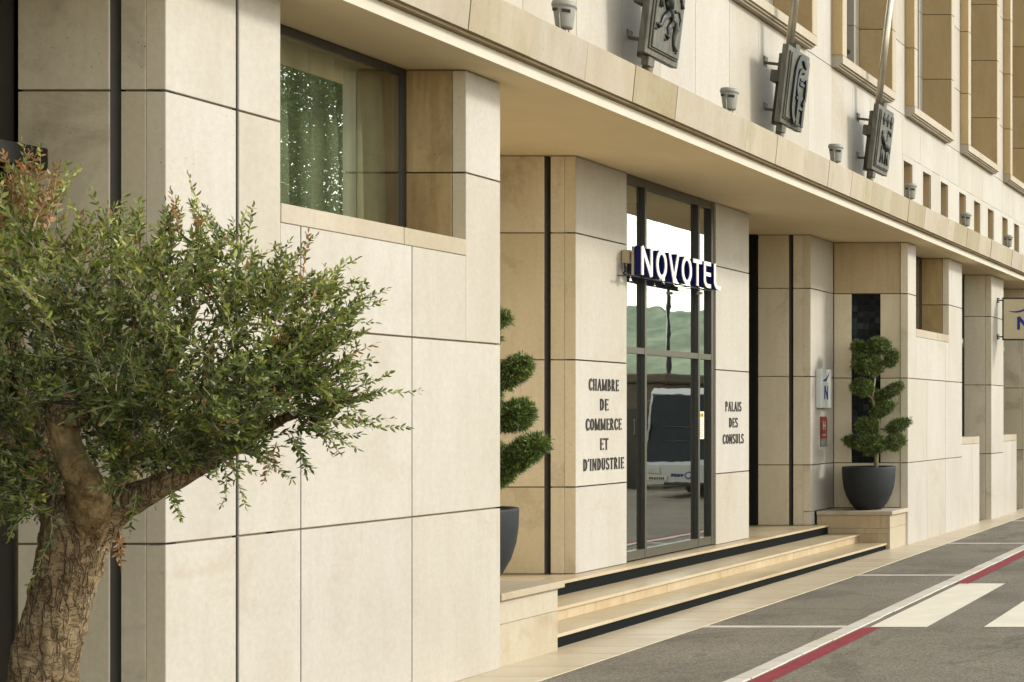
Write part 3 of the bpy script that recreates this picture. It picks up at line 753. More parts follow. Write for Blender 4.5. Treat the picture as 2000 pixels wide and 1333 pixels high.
# lower band of upper wall, with small square-cut windows beyond the flagpoles
uc.box(-8.0, -7.05, 0, 46, 4.6, ZW-.001)
zs0, zs1 = 4.95, 5.72
for s in mods:
    small = s > 21.0
    jo = [0, .91, 1.645, 2.395, P] if small else [0, .765, 1.50, 2.25, P-(.145 if s > 18 else 0)]
    if small: s = s-.145
    for a, b in zip(jo[:-1], jo[1:]):
        z0 = 5.800 if small else 4.60
        MB().cbox(-DU-.03, -DU, s+a+.0025, s+b-.0025, z0+.002, ZW-.003, .002).build('stone_panel', M['lime'], B)
    if not small: uc.box(-7.05, -DU-.025, s, s+jo[-1], 4.6, ZW-.001)
    else:
        uc.box(-7.05, -DU-.025, s, s+P, 5.802, ZW-.001)
        prev = s-.14+.0 if s > 22 else s
        for k in range(3):
            l = s+.071+.972*k; r = l+.43
            # surround
            fr = MB(); fr.box(-7.05, -DU, l-.07, l, 4.60, 5.80).box(-7.05, -DU, r, r+.07, 4.60, 5.80).box(-7.05, -DU, l, r, zs1, 5.80).box(-7.05, -DU, l, r, 4.60, zs0)
            sf = fr.build('small_window', M['lime'], B)
            MB().box(-7.04, -DU-.02, r-.012, r-.001, zs0, zs1-.001).build('jamb_stone', M['sandstone'], sf)
            sheet(-7.03, l, r-.012, zs0, zs1).build('pane', M['dark_glass'], sf)
            nl = l+.972-.07 if k < 2 else s+P
            MB().cbox(-DU-.03, -DU, r+.073, nl-.003, 4.60, 5.798, .002).build('stone_panel', M['lime'], B)
            uc.box(-7.05, -DU-.025, r+.07, nl, 4.6, 5.80)
uc.box(-8.0, -6.4, 0, 46, ZT, ZT+.4)
MB().box(-12.2, -9.2, 0, 46, 4.60, 4.65).build('ceiling', M['room'], B)
MB().box(-12.3, -12.2, -1, 46, 0, 12).box(-12.2, -8, 45.9, 46, 0, ZT).box(-12.2, -8.0, -.1, 0, 0, ZT).box(-12.3, -8, 0, 46, ZT, ZT+.2).build('rear_wall', M['mortar'], B)

# ---------------------------------------------------------------- steps and planter ledges
SY0, SY1 = 11.985, 20.60
st = empty('entrance_steps', (-7, 16, 0), 'three shallow honed stone steps with black riser bands leading to the entrance', 'steps')
def tread(name, D0, D1, z, yL, yR, nslab, nose=.03, proud=.018):
    for k in range(nslab):
        a = yL+(yR-yL)*k/nslab; b = yL+(yR-yL)*(k+1)/nslab
        MB().cbox(-D1, -D0-.001+.001, a+.0012, b-.0012, z-nose, z, .003).build(name, M['tread'], st)
def band(D, z0, z1, yL, yR):
    MB().box(-D-.012, -D+.0, yL, yR, z0, z1).build('riser_band', M['black_riser'], st)
cyl = MB().box(-7.02, -6.62, SY0, SY1, -.02, .094).box(-7.46, -7.02, SY0, SY1, -.02, .219).box(-9.2, -7.46, 11.1, 21.3, -.02, .354).build('step_base', M['mortar'], st)
tread('tread_slab', 6.572, 7.02, .125, SY0, SY1+.08, 9)
band(6.590, -.02, .096, SY0, SY1+.10)
tread('tread_slab', 6.962, 7.46, .250, SY0, SY1+.0, 9)
for k in range(18):
    a = SY0+(SY1-SY0)*k/18; b = a+(SY1-SY0)/18
    MB().cbox(-7.015, -6.985, a+.001, b-.001, .126, .219, .002).build('riser_slab', M['riser'], st)
# landing: slabs running right into the recesses
tread('tread_slab', 7.394, 7.72, .385, SY0-.0, 20.60, 9)
band(7.412, .249, .355, SY0, SY1)
for (a, b) in ((11.1, 12.6), (12.6, 14.2), (18.3, 19.4), (19.4, 20.45)):
    MB().cbox(-8.6, -7.722, a, b-.002, .355, .385, .002).build('landing_slab', M['tread'], st)
def ledge(y0, y1, front_near, label):
    e = empty('planter_ledge', (-7, (y0+y1)/2, 0), label, 'ledge', 'stone planter ledges beside the entrance steps')
    zt = .576
    # body: two courses of slabs on street side, camera side, far side
    a0, a1 = y0+.02, y1-.02
    if not front_near: a0 = y0
    else: a1 = y1
    MB().box(-7.57, -6.56, a0+.03, a1-.03, 0, .515).build('core', M['mortar'], e)
    for z0, z1 in ((.0, .33), (.333, .517)):
        MB().cbox(-6.56, -6.53, a0, a1, z0, z1, .002).build('facing_slab', M['ledge'], e)
    yy = a0 if front_near else a1-.03
    xs = [-7.57, -7.0, -6.60, -6.562]
    for (z0, z1, cut) in ((.0, .25, -6.72), (.253, .33, -6.9), (.333, .517, -6.66)):
        MB().cbox(-7.57, cut-.002, yy, yy+.03, z0, z1, .002).build('facing_slab', M['riser' if front_near else 'ledge'], e)
        MB().cbox(cut+.001, -6.562, yy, yy+.03, z0, z1, .002).build('facing_slab', M['riser' if front_near else 'ledge'], e)
    s0, s1 = (y0-.005, y1) if front_near else (y0, y1+.02)
    xm = -7.0
    MB().cbox(-7.57, -6.49, s0, s1, .519, zt, .006).build('cap_slab', M['ledge'], e)
    return e
ledge(11.10, 11.975, False, 'near stone ledge beside the steps, half hidden behind the near pier')
ledge(20.59, 21.34, True, 'far stone ledge at the end of the steps under the potted topiary')

# ---------------------------------------------------------------- hotel letters sign
DSg = 7.36; zs_b, zs_t = 3.405, 3.70; hh = zs_t-zs_b
sg = empty('hotel_sign', (-7.4, 16, zs_b), 'blue-sided white capital letters NOVOTEL mounted on a rail across the glass entrance', 'sign')
def yp(px): return yD(px, DSg)
LT = [('N', 1253, 1274.5), ('O', 1282, 1302.3), ('V', 1306.5, 1326), ('O', 1331.8, 1350.8), ('T', 1354, 1370.6), ('E', 1375, 1388.2), ('L', 1394.8, 1407.2)]
def strokes(ch, w_, h_):
    t = .042
    if ch == 'N': return [([(t/2, 0), (t/2, h_)], t, 0), ([(w_-t/2, 0), (w_-t/2, h_)], t, 0), ([(t*.45, h_), (w_-t*.45, 0)], t*1.15, 0)]
    if ch == 'O': return [(arc(w_/2, h_/2, w_/2-t/2, h_/2-t*.35, 0, 360, 28)[:-1], t*1.05, 1)]
    if ch == 'V': return [([(t*.4, h_), (w_/2, .0)], t, 0), ([(w_-t*.4, h_), (w_/2, .0)], t, 0)]
    if ch == 'T': return [([(0, h_-t/2), (w_, h_-t/2)], t, 0), ([(w_/2, 0), (w_/2, h_-t*.5)], t, 0)]
    if ch == 'E': return [([(w_, h_-t/2), (t/2+.0, h_-t/2)], t, 0), ([(t/2, h_), (t/2, .09)]+arc(.09+t/2-.01, .09, .08, .09-t/2, 180, 270, 6)+[(w_, t/2)], t, 0), ([(t/2, h_*.52), (w_, h_*.52)], t, 0)]
    if ch == 'L': return [([(t/2, h_), (t/2, .09)]+arc(.09+t/2-.01, .09, .08, .09-t/2, 180, 270, 6)+[(w_, t/2)], t, 0)]
for ch, a, b in LT:
    y0, y1 = yp(a), yp(b); wdt = y1-y0
    body = MB(); face = MB()
    for i, (pts, wd, cl) in enumerate(strokes(ch, wdt, hh)):
        fn = lambda u, v, d_, y0=y0: (d_, y0+u, zs_b+v)
        e = .0006*i
        body.ribbon(pts, wd, fn, -DSg-.075-e, -DSg-.006-e, closed=bool(cl))
        face.ribbon(pts, wd+.003, fn, -DSg-.006-e, -DSg+.003-e, closed=bool(cl))
    o = body.build('letter', M['blue'], sg); face.build('letter_face', M['white'], o)
ya, yb = yp(1241), yp(1405)+.02
MB().box(-7.456, -7.438, ya-.03, yb-.02, zs_b-.018, zs_b-.006).build('rail', M['black'], sg)
MB().box(-7.462, -7.436, yp(1253)-.006, yp(1253)+.004, zs_b-.008, zs_t).build('end_plate', M['steel'], sg)
for k in range(9):
    m_ = MB(); q = ya+(yb-ya)*(k+.3)/9; m_.box(-7.59, -7.456, q, q+.015, zs_b-.018, zs_b-.010); m_.build('rail_bracket', M['black'], sg)
MB().cbox(-7.575, -7.49, 15.08, 15.13, 3.525, 3.665, .006).build('junction_box', M['box_beige'], sg)
MB().tube([(-7.52, 15.04, 3.52), (-7.50, 15.03, 3.46), (-7.54, 15.06, 3.42), (-7.55, 15.12, 3.40)], .008, 6).tube([(-7.54, 15.07, 3.52), (-7.55, 15.11, 3.45), (-7.52, 15.15, 3.42)], .007, 6).build('cable', M['black'], sg)
MB().tube([(-7.49, 15.10, 3.62), (-7.44, 15.04, 3.635)], .005, 6).build('eye_bolt', M['steel'], sg)
bx = MB()
for ch, q, z_ in ((0, yp(1304)+.0, 3.43), (1, yp(1386), 3.36)): bx.box(-7.50, -7.44, q-.02, q+.02, z_-.03, z_)
bx.build('small_clip', M['box_beige'], sg)

# N plate, red plaque, notice
def swoosh(mb, fn, d0, d1, L, hgt, th=.18):
    pts = []; wd = []
    for i in range(13):
        t = i/12; pts.append((t*L, hgt*(t**2.2)*1.0-.0+.0 - hgt*.10*math.sin(math.pi*t))); wd.append(L*th*math.sin(math.pi*min(1, t*1.0))**.7*(1-.25*t)+.001)
    mb.ribbon(pts, wd, fn, d0, d1)
pl = empty('wall_plate', (-7.6, 20.85, 2.05), 'pale glass plate with blue swoosh and letter N beside the entrance', 'sign')
MB().cbox(-7.595, -7.52, 20.64, 21.05, 2.045, 2.60, .004).build('plate', M['plate'], pl)
fn = lambda u, v, d_: (d_, 20.70+u, 2.44+v)
mb = MB(); swoosh(mb, fn, -7.519, -7.516, .27, .13, .14); mb.build('swoosh', M['navy'], pl)
fn = lambda u, v, d_: (d_, 20.76+u, 2.17+v)
mb = MB(); tN = .034; mb.ribbon([(tN/2, 0), (tN/2, .19)], tN, fn, -7.519, -7.516).ribbon([(.15-tN/2, 0), (.15-tN/2, .19)], tN, fn, -7.5192, -7.5162).ribbon([(tN*.45, .19), (.15-tN*.45, 0)], tN*1.1, fn, -7.5194, -7.5158); mb.build('letter', M['navy'], pl)
rp = empty('wall_plaque', (-7.6, 20.93, 1.5), 'dark red rating plaque with grey foot below the pale N plate', 'plaque')
fn = lambda u, v, d_: (d_, 20.81+u, 1.49+v)
MB().prism([(0, .112), (.25, .112), (.25, .395), (.215, .43), (0, .43)], fn, -7.596, -7.585).build('red_panel', M['red'], rp)
MB().prism([(0, 0), (.25, 0), (.25, .109), (0, .109)], fn, -7.596, -7.586).build('grey_panel', M['grey'], rp)
mb = MB(); mb.ribbon([(.09, .24), (.09, .36)], .016, fn, -7.5848, -7.5835).ribbon([(.16, .24), (.16, .36)], .016, fn, -7.5848, -7.5835).ribbon([(.09, .30), (.16, .30)], .016, fn, -7.5846, -7.5833)
mb.build('letter', M['plate'], rp)
mb = MB()
for k in range(4):
    cx, cz = .065+.04*k, .165
    mb.prism([(cx+.013*(1 if i % 2 == 0 else .42)*math.cos(math.pi/2+math.pi*i/5), cz+.013*(1 if i % 2 == 0 else .42)*math.sin(math.pi/2+math.pi*i/5)) for i in range(10)], fn, -7.5848, -7.5835)
mb.build('star_row', M['plate'], rp)
nt_ = empty('paper_notice', (-7.64, 17.1, 1.6), 'small white paper notice with yellow heading stuck inside the right door glass', 'notice')
MB().box(-7.642, -7.640, 16.99, 17.16, 1.66, 1.985).build('sheet', M['paper'], nt_)
MB().box(-7.6395, -7.6385, 17.0, 17.15, 1.915, 1.97).build('heading', M['yellow'], nt_)
mb = MB()
for k in range(9): mb.box(-7.6395, -7.6385, 17.01, 17.14-(.03 if k % 3 == 2 else 0), 1.69+.024*k, 1.695+.024*k)
mb.box(-7.6380, -7.6375, 17.03, 17.06, 1.925, 1.96).box(-7.6380, -7.6375, 17.09, 17.12, 1.925, 1.96)
mb.build('print_lines', M['ink'], nt_)

# hanging sign
hg = empty('hanging_sign', (-6.0, 26.78, 3.32), 'square black-framed cream blade sign with blue swoosh and N at right edge', 'sign')
x0, x1, z0, z1 = -6.40, -5.61, 3.32, 4.107; Yh = 26.78
MB().box(x0, x1, Yh-.05, Yh+.05, z0, z0+.025).box(x0, x1, Yh-.05, Yh+.05, z1-.025, z1).box(x0, x0+.025, Yh-.05, Yh+.05, z0+.025, z1-.025).box(x1-.025, x1, Yh-.05, Yh+.05, z0+.025, z1-.025).build('frame', M['black'], hg)
MB().box(x0+.025, x1-.025, Yh-.042, Yh+.042, z0+.025, z1-.025).build('panel', M['cream'], hg)
fn = lambda u, v, d_: (-6.29+u, d_, 3.86+v)
mb = MB(); pts = []; wd = []
for i in range(17):
    t = i/16; pts.append((t*.55, .03*t+.028*math.sin(-math.pi*1.6*t)+.11*t**3)); wd.append(.034*math.sin(math.pi*t)**.8+.001)
mb.ribbon(pts, wd, fn, Yh-.046, Yh-.0425); mb.build('swoosh', M['navy'], hg)
fn = lambda u, v, d_: (-6.125+u, d_, 3.515+v)
tN = .052; mb = MB(); mb.ribbon([(tN/2, 0), (tN/2, .235)], tN, fn, Yh-.046, Yh-.0425).ribbon([(.24-tN/2, 0), (.24-tN/2, .235)], tN, fn, Yh-.0462, Yh-.0425).ribbon([(tN*.45, .235), (.24-tN*.45, 0)], tN*1.1, fn, Yh-.0464, Yh-.0425); mb.build('letter', M['navy'], hg)
mb = MB()
for zz in (3.385, 4.06):
    mb.box(-6.50, x0, Yh-.012, Yh+.012, zz-.012, zz+.012).box(-6.50, -6.488, Yh-.03, Yh+.03, zz-.045, zz+.045)
    for dz in (-.035, .035): mb.tube([(-6.488, Yh, zz+dz), (-6.46, Yh, zz+dz)], .009, 6)
mb.build('bracket', M['black'], hg)

# wall lanterns on the far sides of piers
for (yy, lb) in ((24.332, 'dark wall lantern just showing behind the pier with the far window'), (27.252, 'dark wall lantern just showing under the hanging sign')):
    e = empty('wall_lantern', (-6.6, yy, 2.95), lb, 'wall lamp', 'dark wall lanterns on the far side of piers')
    MB().box(-6.66, -6.56, yy, yy+.03, 2.98, 3.12).build('back_plate', M['black'], e)
    MB().tube([(-6.60, yy+.13, 2.90), (-6.60, yy+.13, 3.07)], .065, 16).build('lamp_tube', M['frame'], e)
    MB().tube([(-6.60, yy+.13, 3.07), (-6.60, yy+.13, 3.235)], .085, 16).box(-6.61, -6.59, yy+.03, yy+.06, 3.05, 3.08).build('lamp_hood', M['frame'], e)

# ---------------------------------------------------------------- floodlights on the coping
def floodlight():
    e = empty('floodlight', (0, 0, 0))
    b = MB(); b.lathe([(.0, .118), (.056, .118), (.062, .13), (.078, .262), (.083, .28)], (0, 0, 0), 28)
    b.tube([(.0, .0, .02), (0, 0, .135)], .014, 8)
    b.build('housing', M['lamp_grey'], e, local=True)
    r = MB(); r.lathe([(.079, .278), (.088, .280), (.090, .300), (.084, .322), (.072, .326), (0, .318)], (0, 0, 0), 28); r.build('rim', M['lamp_grey'], e, local=True)
    s = MB()
    for a in range(-72, -28, 7):
        t = math.radians(a-0); c, q = math.cos(t), math.sin(t); rr = .0795
        s.box(rr*c-.0025, rr*c+.0025, rr*q-.0025, rr*q+.0025, .228, .254)
    s.build('vent_slot', M['black'], e, local=True)
    MB().box(-.054, -.03, -.073, -.062, .238, .262).build('side_recess', M['black'], e, local=True)
    k = MB(); k.tube([(-.018, -.070, .250), (-.022, -.0825, .250)], .010, 10); k.build('pivot_screw', M['black'], e, local=True)
    y_ = MB(); y_.tube([(.0, -.066, .25), (.006, -.082, .20), (.004, -.070, .10), (0, -.03, .03)], .0065, 6).tube([(-.0, .066, .25), (0, .078, .2), (0, .066, .1), (0, .03, .03)], .0065, 6).tube([(-.04, 0, .0), (.04, 0, .0)], .012, 6).build('yoke', M['lamp_grey'], e, local=True)
    return e
flab = ['nearest grey floodlight on the coping, at the top of the picture', 'grey floodlight between the first and second bronze crests', 'grey floodlight between the second and third bronze crests', 'grey floodlight in front of the first small square window', 'grey floodlight in front of the fourth small window', 'grey floodlight in front of the seventh small window near the right edge', 'farthest floodlight beyond the right edge', 'second farthest floodlight beyond the right edge']
fl0 = floodlight()
for i, yy in enumerate((11.39, 14.43, 17.42, 20.38, 23.33, 26.22, 29.3)):
    e = fl0 if i == 0 else dup(fl0, (0, 0, 0))
    e.location = (-6.17, yy, 4.868); e.rotation_euler = (0, 0, random.uniform(-.08, .08)); 
    tag(e, flab[i], 'floodlight', 'floodlights standing on the canopy coping')

# ---------------------------------------------------------------- flagpoles with crests
LEAN = math.atan(.115)
def blob(mb, pts, radii, xo, n=8):
    "flattened relief stroke lying on the crest face (local y,z)"
    b = len(mb.v); mb.tube([(0, p[0], p[1]) for p in pts], radii, n, 0)
    for i in range(b, len(mb.v)):
        v = mb.v[i]; mb.v[i] = (xo+v[0]*.55, v[1], v[2])
def crest(kind):
    e = empty('flagpole', (0, 0, 0))
    p = MB().tube([(0, 0, 1.2), (0, 0, 2.3), (0, 0, 6.2)], [.044, .042, .030], 20).build('pole', M['steel'], e, local=True)
    MB().tube([(0, 0, -.02), (0, 0, .40)], .046, 16).build('pole_foot', M['old_pipe'], e, local=True)
    MB().tube([(-.02, 0, .34), (-.02, 0, 1.14)], .082, 20).build('sleeve', M['bronze'], e, local=True)
    MB().cbox(-.115, .06, -.16, .0, .80, .93, .005).build('clamp', M['bronze'], e, local=True)
    MB().cbox(.05, .12, -.315, .315, .33, 1.20, .006).build('back_plate', M['bronze'], e, local=True)
    MB().cbox(.121, .137, -.272, .272, .385, 1.145, .004).build('crest_border', M['bronze'], e, local=True)
    MB().cbox(.137, .152, -.255, .255, .402, 1.128, .003).build('crest_face', M['bronze'], e, local=True)
    MB().cbox(.03, .10, -.19, -.08, .24, .329, .004).build('tab', M['bronze'], e, local=True)
    MB().cbox(.02, .095, -.05, .07, 1.201, 1.275, .004).build('tab', M['bronze'], e, local=True)
    MB().cbox(.04, .10, .317, .36, .60, .78, .004).build('tab', M['bronze'], e, local=True)
    c, s_ = math.cos(LEAN), math.sin(LEAN)
    for zz, L in ((1.02, .245), (.50, .19)):
        arm = MB(); arm.box(-L, .0, -.03, -.01, zz-.015, zz+.015).box(-L-.004, -L+.006, -.07, .03, zz-.06, zz+.07)
        arm.build('wall_arm', M['old_pipe'], e, local=True)
    rl = MB(); X = .155
    if kind == 'lion':
        blob(rl, [(-.02, .80), (-.05, .88), (-.09, .98), (-.06, 1.06)], [.05, .065, .05, .03], X)
        blob(rl, [(.02, .74), (-.02, .80), (-.06, .86)], [.035, .045, .05], X)
        blob(rl, [(.02, .74), (.08, .72), (.11, .66), (.09, .60), (.10, .54), (.13, .50)], [.035, .042, .034, .022, .018, .028], X)
        blob(rl, [(-.03, .76), (-.10, .70), (-.12, .64), (-.17, .62)], [.035, .028, .018, .026], X)
        blob(rl, [(.04, .70), (-.01, .64), (.02, .59), (-.02, .565)], [.03, .024, .018, .026], X)
        blob(rl, [(.06, .80), (.13, .82), (.17, .76), (.16, .68), (.11, .655)], [.014, .013, .012, .013, .013], X)
        blob(rl, [(-.10, .90), (-.16, .86), (-.15, .78)], [.026, .018, .026], X); blob(rl, [(-.12, 1.0), (-.18, 1.0)], [.026, .026], X)
        for (a, b) in ((.14, 1.05), (.17, .98), (.15, .92), (-.17, .93), (.20, 1.06)): blob(rl, [(a-.012, b), (a+.012, b)], [.02, .02], X)
        blob(rl, [(.05, 1.0), (.12, .98), (.16, .90), (.18, .86)], [.02, .02, .018, .024], X)
        for (a, b) in ((.145, .49), (.155, .515), (-.19, .60), (-.185, .64), (-.04, .55), (-.035, .59)): blob(rl, [(a, b), (a+.01, b-.012)], [.013, .012], X)
    elif kind == 'monogram':
        f1 = lambda u, v, d_: (d_, u, v)
        rl.ribbon([(.15, .98)]+arc(.03, .86, .13, .20, 50, 180, 10)+[(-.105, .70)]+arc(.03, .64, .135, .19, 180, 250, 8), [.03]+[.05]*11+[.05]+[.05]*9, f1, .150, .172)
        rl.ribbon(arc(.07, .82, .10, .13, 60, 300, 16), .036, f1, .150, .170)
        rl.ribbon([(.17, .88), (.19, .80), (.19, .70), (.15, .64)], .034, f1, .150, .173)
        rl.ribbon([(.03, .82), (.14, .82)], .028, f1, .150, .168); rl.ribbon([(.03, .86), (.13, .87)], .022, f1, .150, .168)
        rl.ribbon([(.03, .74), (.03, .44)], .036, f1, .150, .171); rl.ribbon([(.17, .66), (.17, .44)], .036, f1, .150, .171)
        rl.ribbon([(.03, .60), (.17, .60)], .030, f1, .150, .169); rl.ribbon([(.0, .45), (.22, .45)], .02, f1, .150, .166)
        rl.ribbon([(-.02, .68), (.08, .70)], .03, f1, .150, .1695)
    else:
        for cx in (-.12, .0, .12):
            blob(rl, [(cx, 1.08), (cx, 1.02), (cx, .96)], [.008, .022, .010], X)
            blob(rl, [(cx-.035, 1.03), (cx-.03, 1.0), (cx, .985)], [.012, .014, .01], X); blob(rl, [(cx+.035, 1.03), (cx+.03, 1.0), (cx, .985)], [.012, .014, .01], X)
            blob(rl, [(cx-.025, .975), (cx+.025, .975)], [.009, .009], X); blob(rl, [(cx-.018, .94), (cx, .965), (cx+.018, .94)], [.008, .01, .008], X)
        blob(rl, [(-.08, .70), (0, .71), (.09, .69)], [.055, .062, .055], X)
        blob(rl, [(-.08, .73), (-.115, .80), (-.11, .85)], [.04, .034, .026], X); blob(rl, [(-.11, .85), (-.145, .83)], [.026, .016], X)
        for lx, fx in ((-.10, -.12), (-.05, -.03), (.06, .05), (.10, .13)): blob(rl, [(lx, .68), (lx, .58), (fx, .49)], [.024, .015, .014], X)
        blob(rl, [(.13, .70), (.16, .64)], [.016, .012], X)
        blob(rl, [(.03, .50), (.05, .90)], [.008, .008], X); blob(rl, [(.05, .88), (.12, .89), (.14, .84)], [.02, .026, .012], X)
        for k in range(10): blob(rl, [(-.07+.016*k, .69+.02*math.sin(k*2.1)), (-.06+.016*k, .70+.02*math.sin(k*2.1))], [.02, .02], X+.022)
    ky, kz = {'lion': (1.22, 1.12), 'monogram': (1.12, 1.22), 'lamb': (1.22, 1.12)}[kind]
    rl.v = [(.148+(v[0]-.148)*1.25, (v[1]-.02)*ky+(.02 if kind != 'monogram' else -.015), (v[2]-.765)*kz+.765) for v in rl.v]
    rl.build('crest_relief', M['relief'], e, local=True)
    e.rotation_euler = (0, LEAN, 0)
    return e
for kd, yy, lb in (('lion', 13.31, 'nearest leaning flagpole with bronze lion crest cut by the top edge'), ('monogram', 16.40, 'middle leaning flagpole with bronze interlaced monogram crest'), ('lamb', 19.49, 'farthest leaning flagpole with bronze lamb and three lilies crest')):
    e = crest(kd); e.location = (-6.474, yy, 4.925-.04)
    tag(e, lb, 'flagpole', 'leaning flagpoles with bronze crests on the canopy')

# ---------------------------------------------------------------- pots and topiary
def pot(x, y, label):
    e = empty('plant_pot', (x, y, .576), label, 'plant pot', 'anthracite bowl pots on the stone ledges')
    prof = [(0, 0), (.165, 0), (.19, .012), (.255, .095), (.315, .21), (.350, .335), (.366, .46), (.371, .60), (.368, .618), (.358, .622), (.346, .615), (.342, .57)]
    MB().lathe(prof, (x, y, .578), 56).build('bowl', M['pot'], e)
    MB().lathe([(0, .565), (.345, .56)], (x, y, .578), 32).build('soil', M['soil'], e)
pot(-6.95, 20.97, 'dark anthracite bowl pot on the far ledge holding the full topiary')
pot(-7.03, 11.53, 'dark anthracite bowl pot half hidden behind the near pier')
def blades(name, P_, Dn, L_, W_, m_, parent, rnd, hexa=False):
    "many small leaf faces: positions, directions, lengths, widths (numpy)"
    n = len(P_); up = rng.normal(size=(n, 3)); side = np.cross(Dn, up); side /= np.linalg.norm(side, axis=1)[:, None]+1e-9
    nrm = np.cross(side, Dn)
    L = L_[:, None]; W = W_[:, None]
    if hexa:
        ks = [(0, 0, 0), (.28, .42, .10), (.66, .40, .05), (1, 0, -.12), (.66, -.40, .05), (.28, -.42, .10)]
    else:
        ks = [(0, -.3, 0), (.5, -.5, 0), (1, 0, -.05), (.5, .5, 0)]
    q = len(ks)
    V = np.stack([P_ + Dn*L*a + side*W*b + nrm*L*c for a, b, c in ks], 1).reshape(-1, 3)
    o0 = V.mean(0)
    me = bpy.data.meshes.new(name); me.vertices.add(n*q); me.vertices.foreach_set('co', (V-o0).ravel())
    me.loops.add(n*q); me.loops.foreach_set('vertex_index', np.arange(n*q)); me.polygons.add(n)
    me.polygons.foreach_set('loop_start', np.arange(n)*q); me.polygons.foreach_set('loop_total', np.full(n, q))
    me.update(calc_edges=True); me.materials.append(m_)
    at = me.attributes.new('leaf_rand', 'FLOAT', 'FACE'); at.data.foreach_set('value', rnd.astype(np.float32))
    o = bpy.data.objects.new(name, me); C.objects.link(o); o.parent = parent; o.location = Vector(o0)-wl(parent)
    return o
def rdir(n):
    d_ = rng.normal(size=(n, 3)); return d_/np.linalg.norm(d_, axis=1)[:, None]
def topiary(Yc, pads, trunk, label, dens=1.0):
    s = Yc/K
    w2 = lambda px, py, dy=0: np.array([-(VX-px)*s, Yc+dy, H+(VY-py)*s])
    b0 = w2(*trunk[0]); e = empty('topiary_tree', tuple(b0), label, 'topiary', 'cloud-pruned conifers in pots')
    tr = MB(); pts = [w2(*p) for p in trunk]
    tr.tube([Vector(p) for p in pts], [.034, .030, .026, .022, .018, .014, .010][:len(pts)], 9, wob=lambda p, a, i: 1+.18*noise.noise(p*25))
    branches = MB()
    for pd in pads:
        px, py, rx, ry, ang = pd[:5]; dy = pd[5] if len(pd) > 5 else 0
        c = w2(px, py, dy); i = int(np.argmin([abs(p[2]-(c[2]-.12)) for p in pts]))
        branches.tube([Vector(pts[i]), Vector((pts[i]+c)/2+np.array([0, 0, -.03])), Vector(c)], [.016, .012, .008], 6)
    tr.build('trunk', M['twig'], e); branches.build('branches', M['twig'], e)
    for pd in pads:
        px, py, rx, ry, ang = pd[:5]; dy = pd[5] if len(pd) > 5 else 0
        c = w2(px, py, dy); R = np.array([rx*s*1.04, min(rx, ry)*s*1.0, ry*s*.86])*.92
        n = int(2600*dens*(R[0]*R[2]/.03)**.75)
        u = rdir(n); rad = rng.uniform(.55, 1.02, n)**.6
        lump = np.array([1+.34*noise.noise(Vector(q*2.6+c*3)) + .22*noise.noise(Vector(q*7+c)) for q in u])
        P_ = u*rad[:, None]*R*lump[:, None]
        a = math.radians(ang); ca, sa = math.cos(a), math.sin(a)
        rot = lambda Q: np.stack([Q[:, 0]*ca-Q[:, 2]*sa, Q[:, 1], Q[:, 0]*sa+Q[:, 2]*ca], 1)
        P_ = rot(P_)+c; Dn = rot(u/R*R.min())+rng.normal(size=(n, 3))*.5+np.array([0, 0, .30]); Dn /= np.linalg.norm(Dn, axis=1)[:, None]
        # each position carries a small spray of needles
        k = 3; P2 = np.repeat(P_, k, 0); D2 = np.repeat(Dn, k, 0)+rng.normal(size=(n*k, 3))*.45; D2 /= np.linalg.norm(D2, axis=1)[:, None]
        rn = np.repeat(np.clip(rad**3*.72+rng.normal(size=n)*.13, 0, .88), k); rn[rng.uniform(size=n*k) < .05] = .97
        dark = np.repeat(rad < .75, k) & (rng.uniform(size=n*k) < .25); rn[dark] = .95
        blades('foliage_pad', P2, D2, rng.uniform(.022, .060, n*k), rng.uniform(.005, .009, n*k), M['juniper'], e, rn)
    return e
topiary(20.97, [(1717, 676, 22, 19, 0), (1677, 679, 14, 15, 0), (1697, 714, 31, 23, -5, -.06), (1741, 701, 12, 22, -22), (1686, 757, 22, 20, -8, -.05), (1741, 764, 27, 13, 28), (1726, 800, 27, 14, 27, -.04),
                (1697, 832, 22, 18, 0, -.08), (1706, 868, 27, 25, 0, -.10), (1667, 862, 19, 14, -8), (1753, 832, 26, 14, 24), (1748, 864, 18, 19, 10), (1713, 780, 16, 20, 0, .1)],
        [(1711, 916), (1713, 880), (1717, 838), (1712, 806), (1704, 778), (1709, 738), (1718, 690)], 'complete cloud-pruned conifer in a pot in front of the black mosaic strip', .8)
topiary(11.53, [(950, 622, 40, 28, 0), (925, 660, 40, 40, 0), (1000, 728, 44, 26, 38), (930, 780, 45, 34, 0), (1004, 812, 38, 32, 25), (1020, 888, 55, 30, 35), (925, 880, 50, 40, 0), (960, 930, 42, 30, 10)],
        [(930, 1000), (935, 930), (945, 870), (935, 800), (930, 720), (940, 650), (950, 590)], 'cloud-pruned conifer mostly hidden behind the near pier', 1.6)

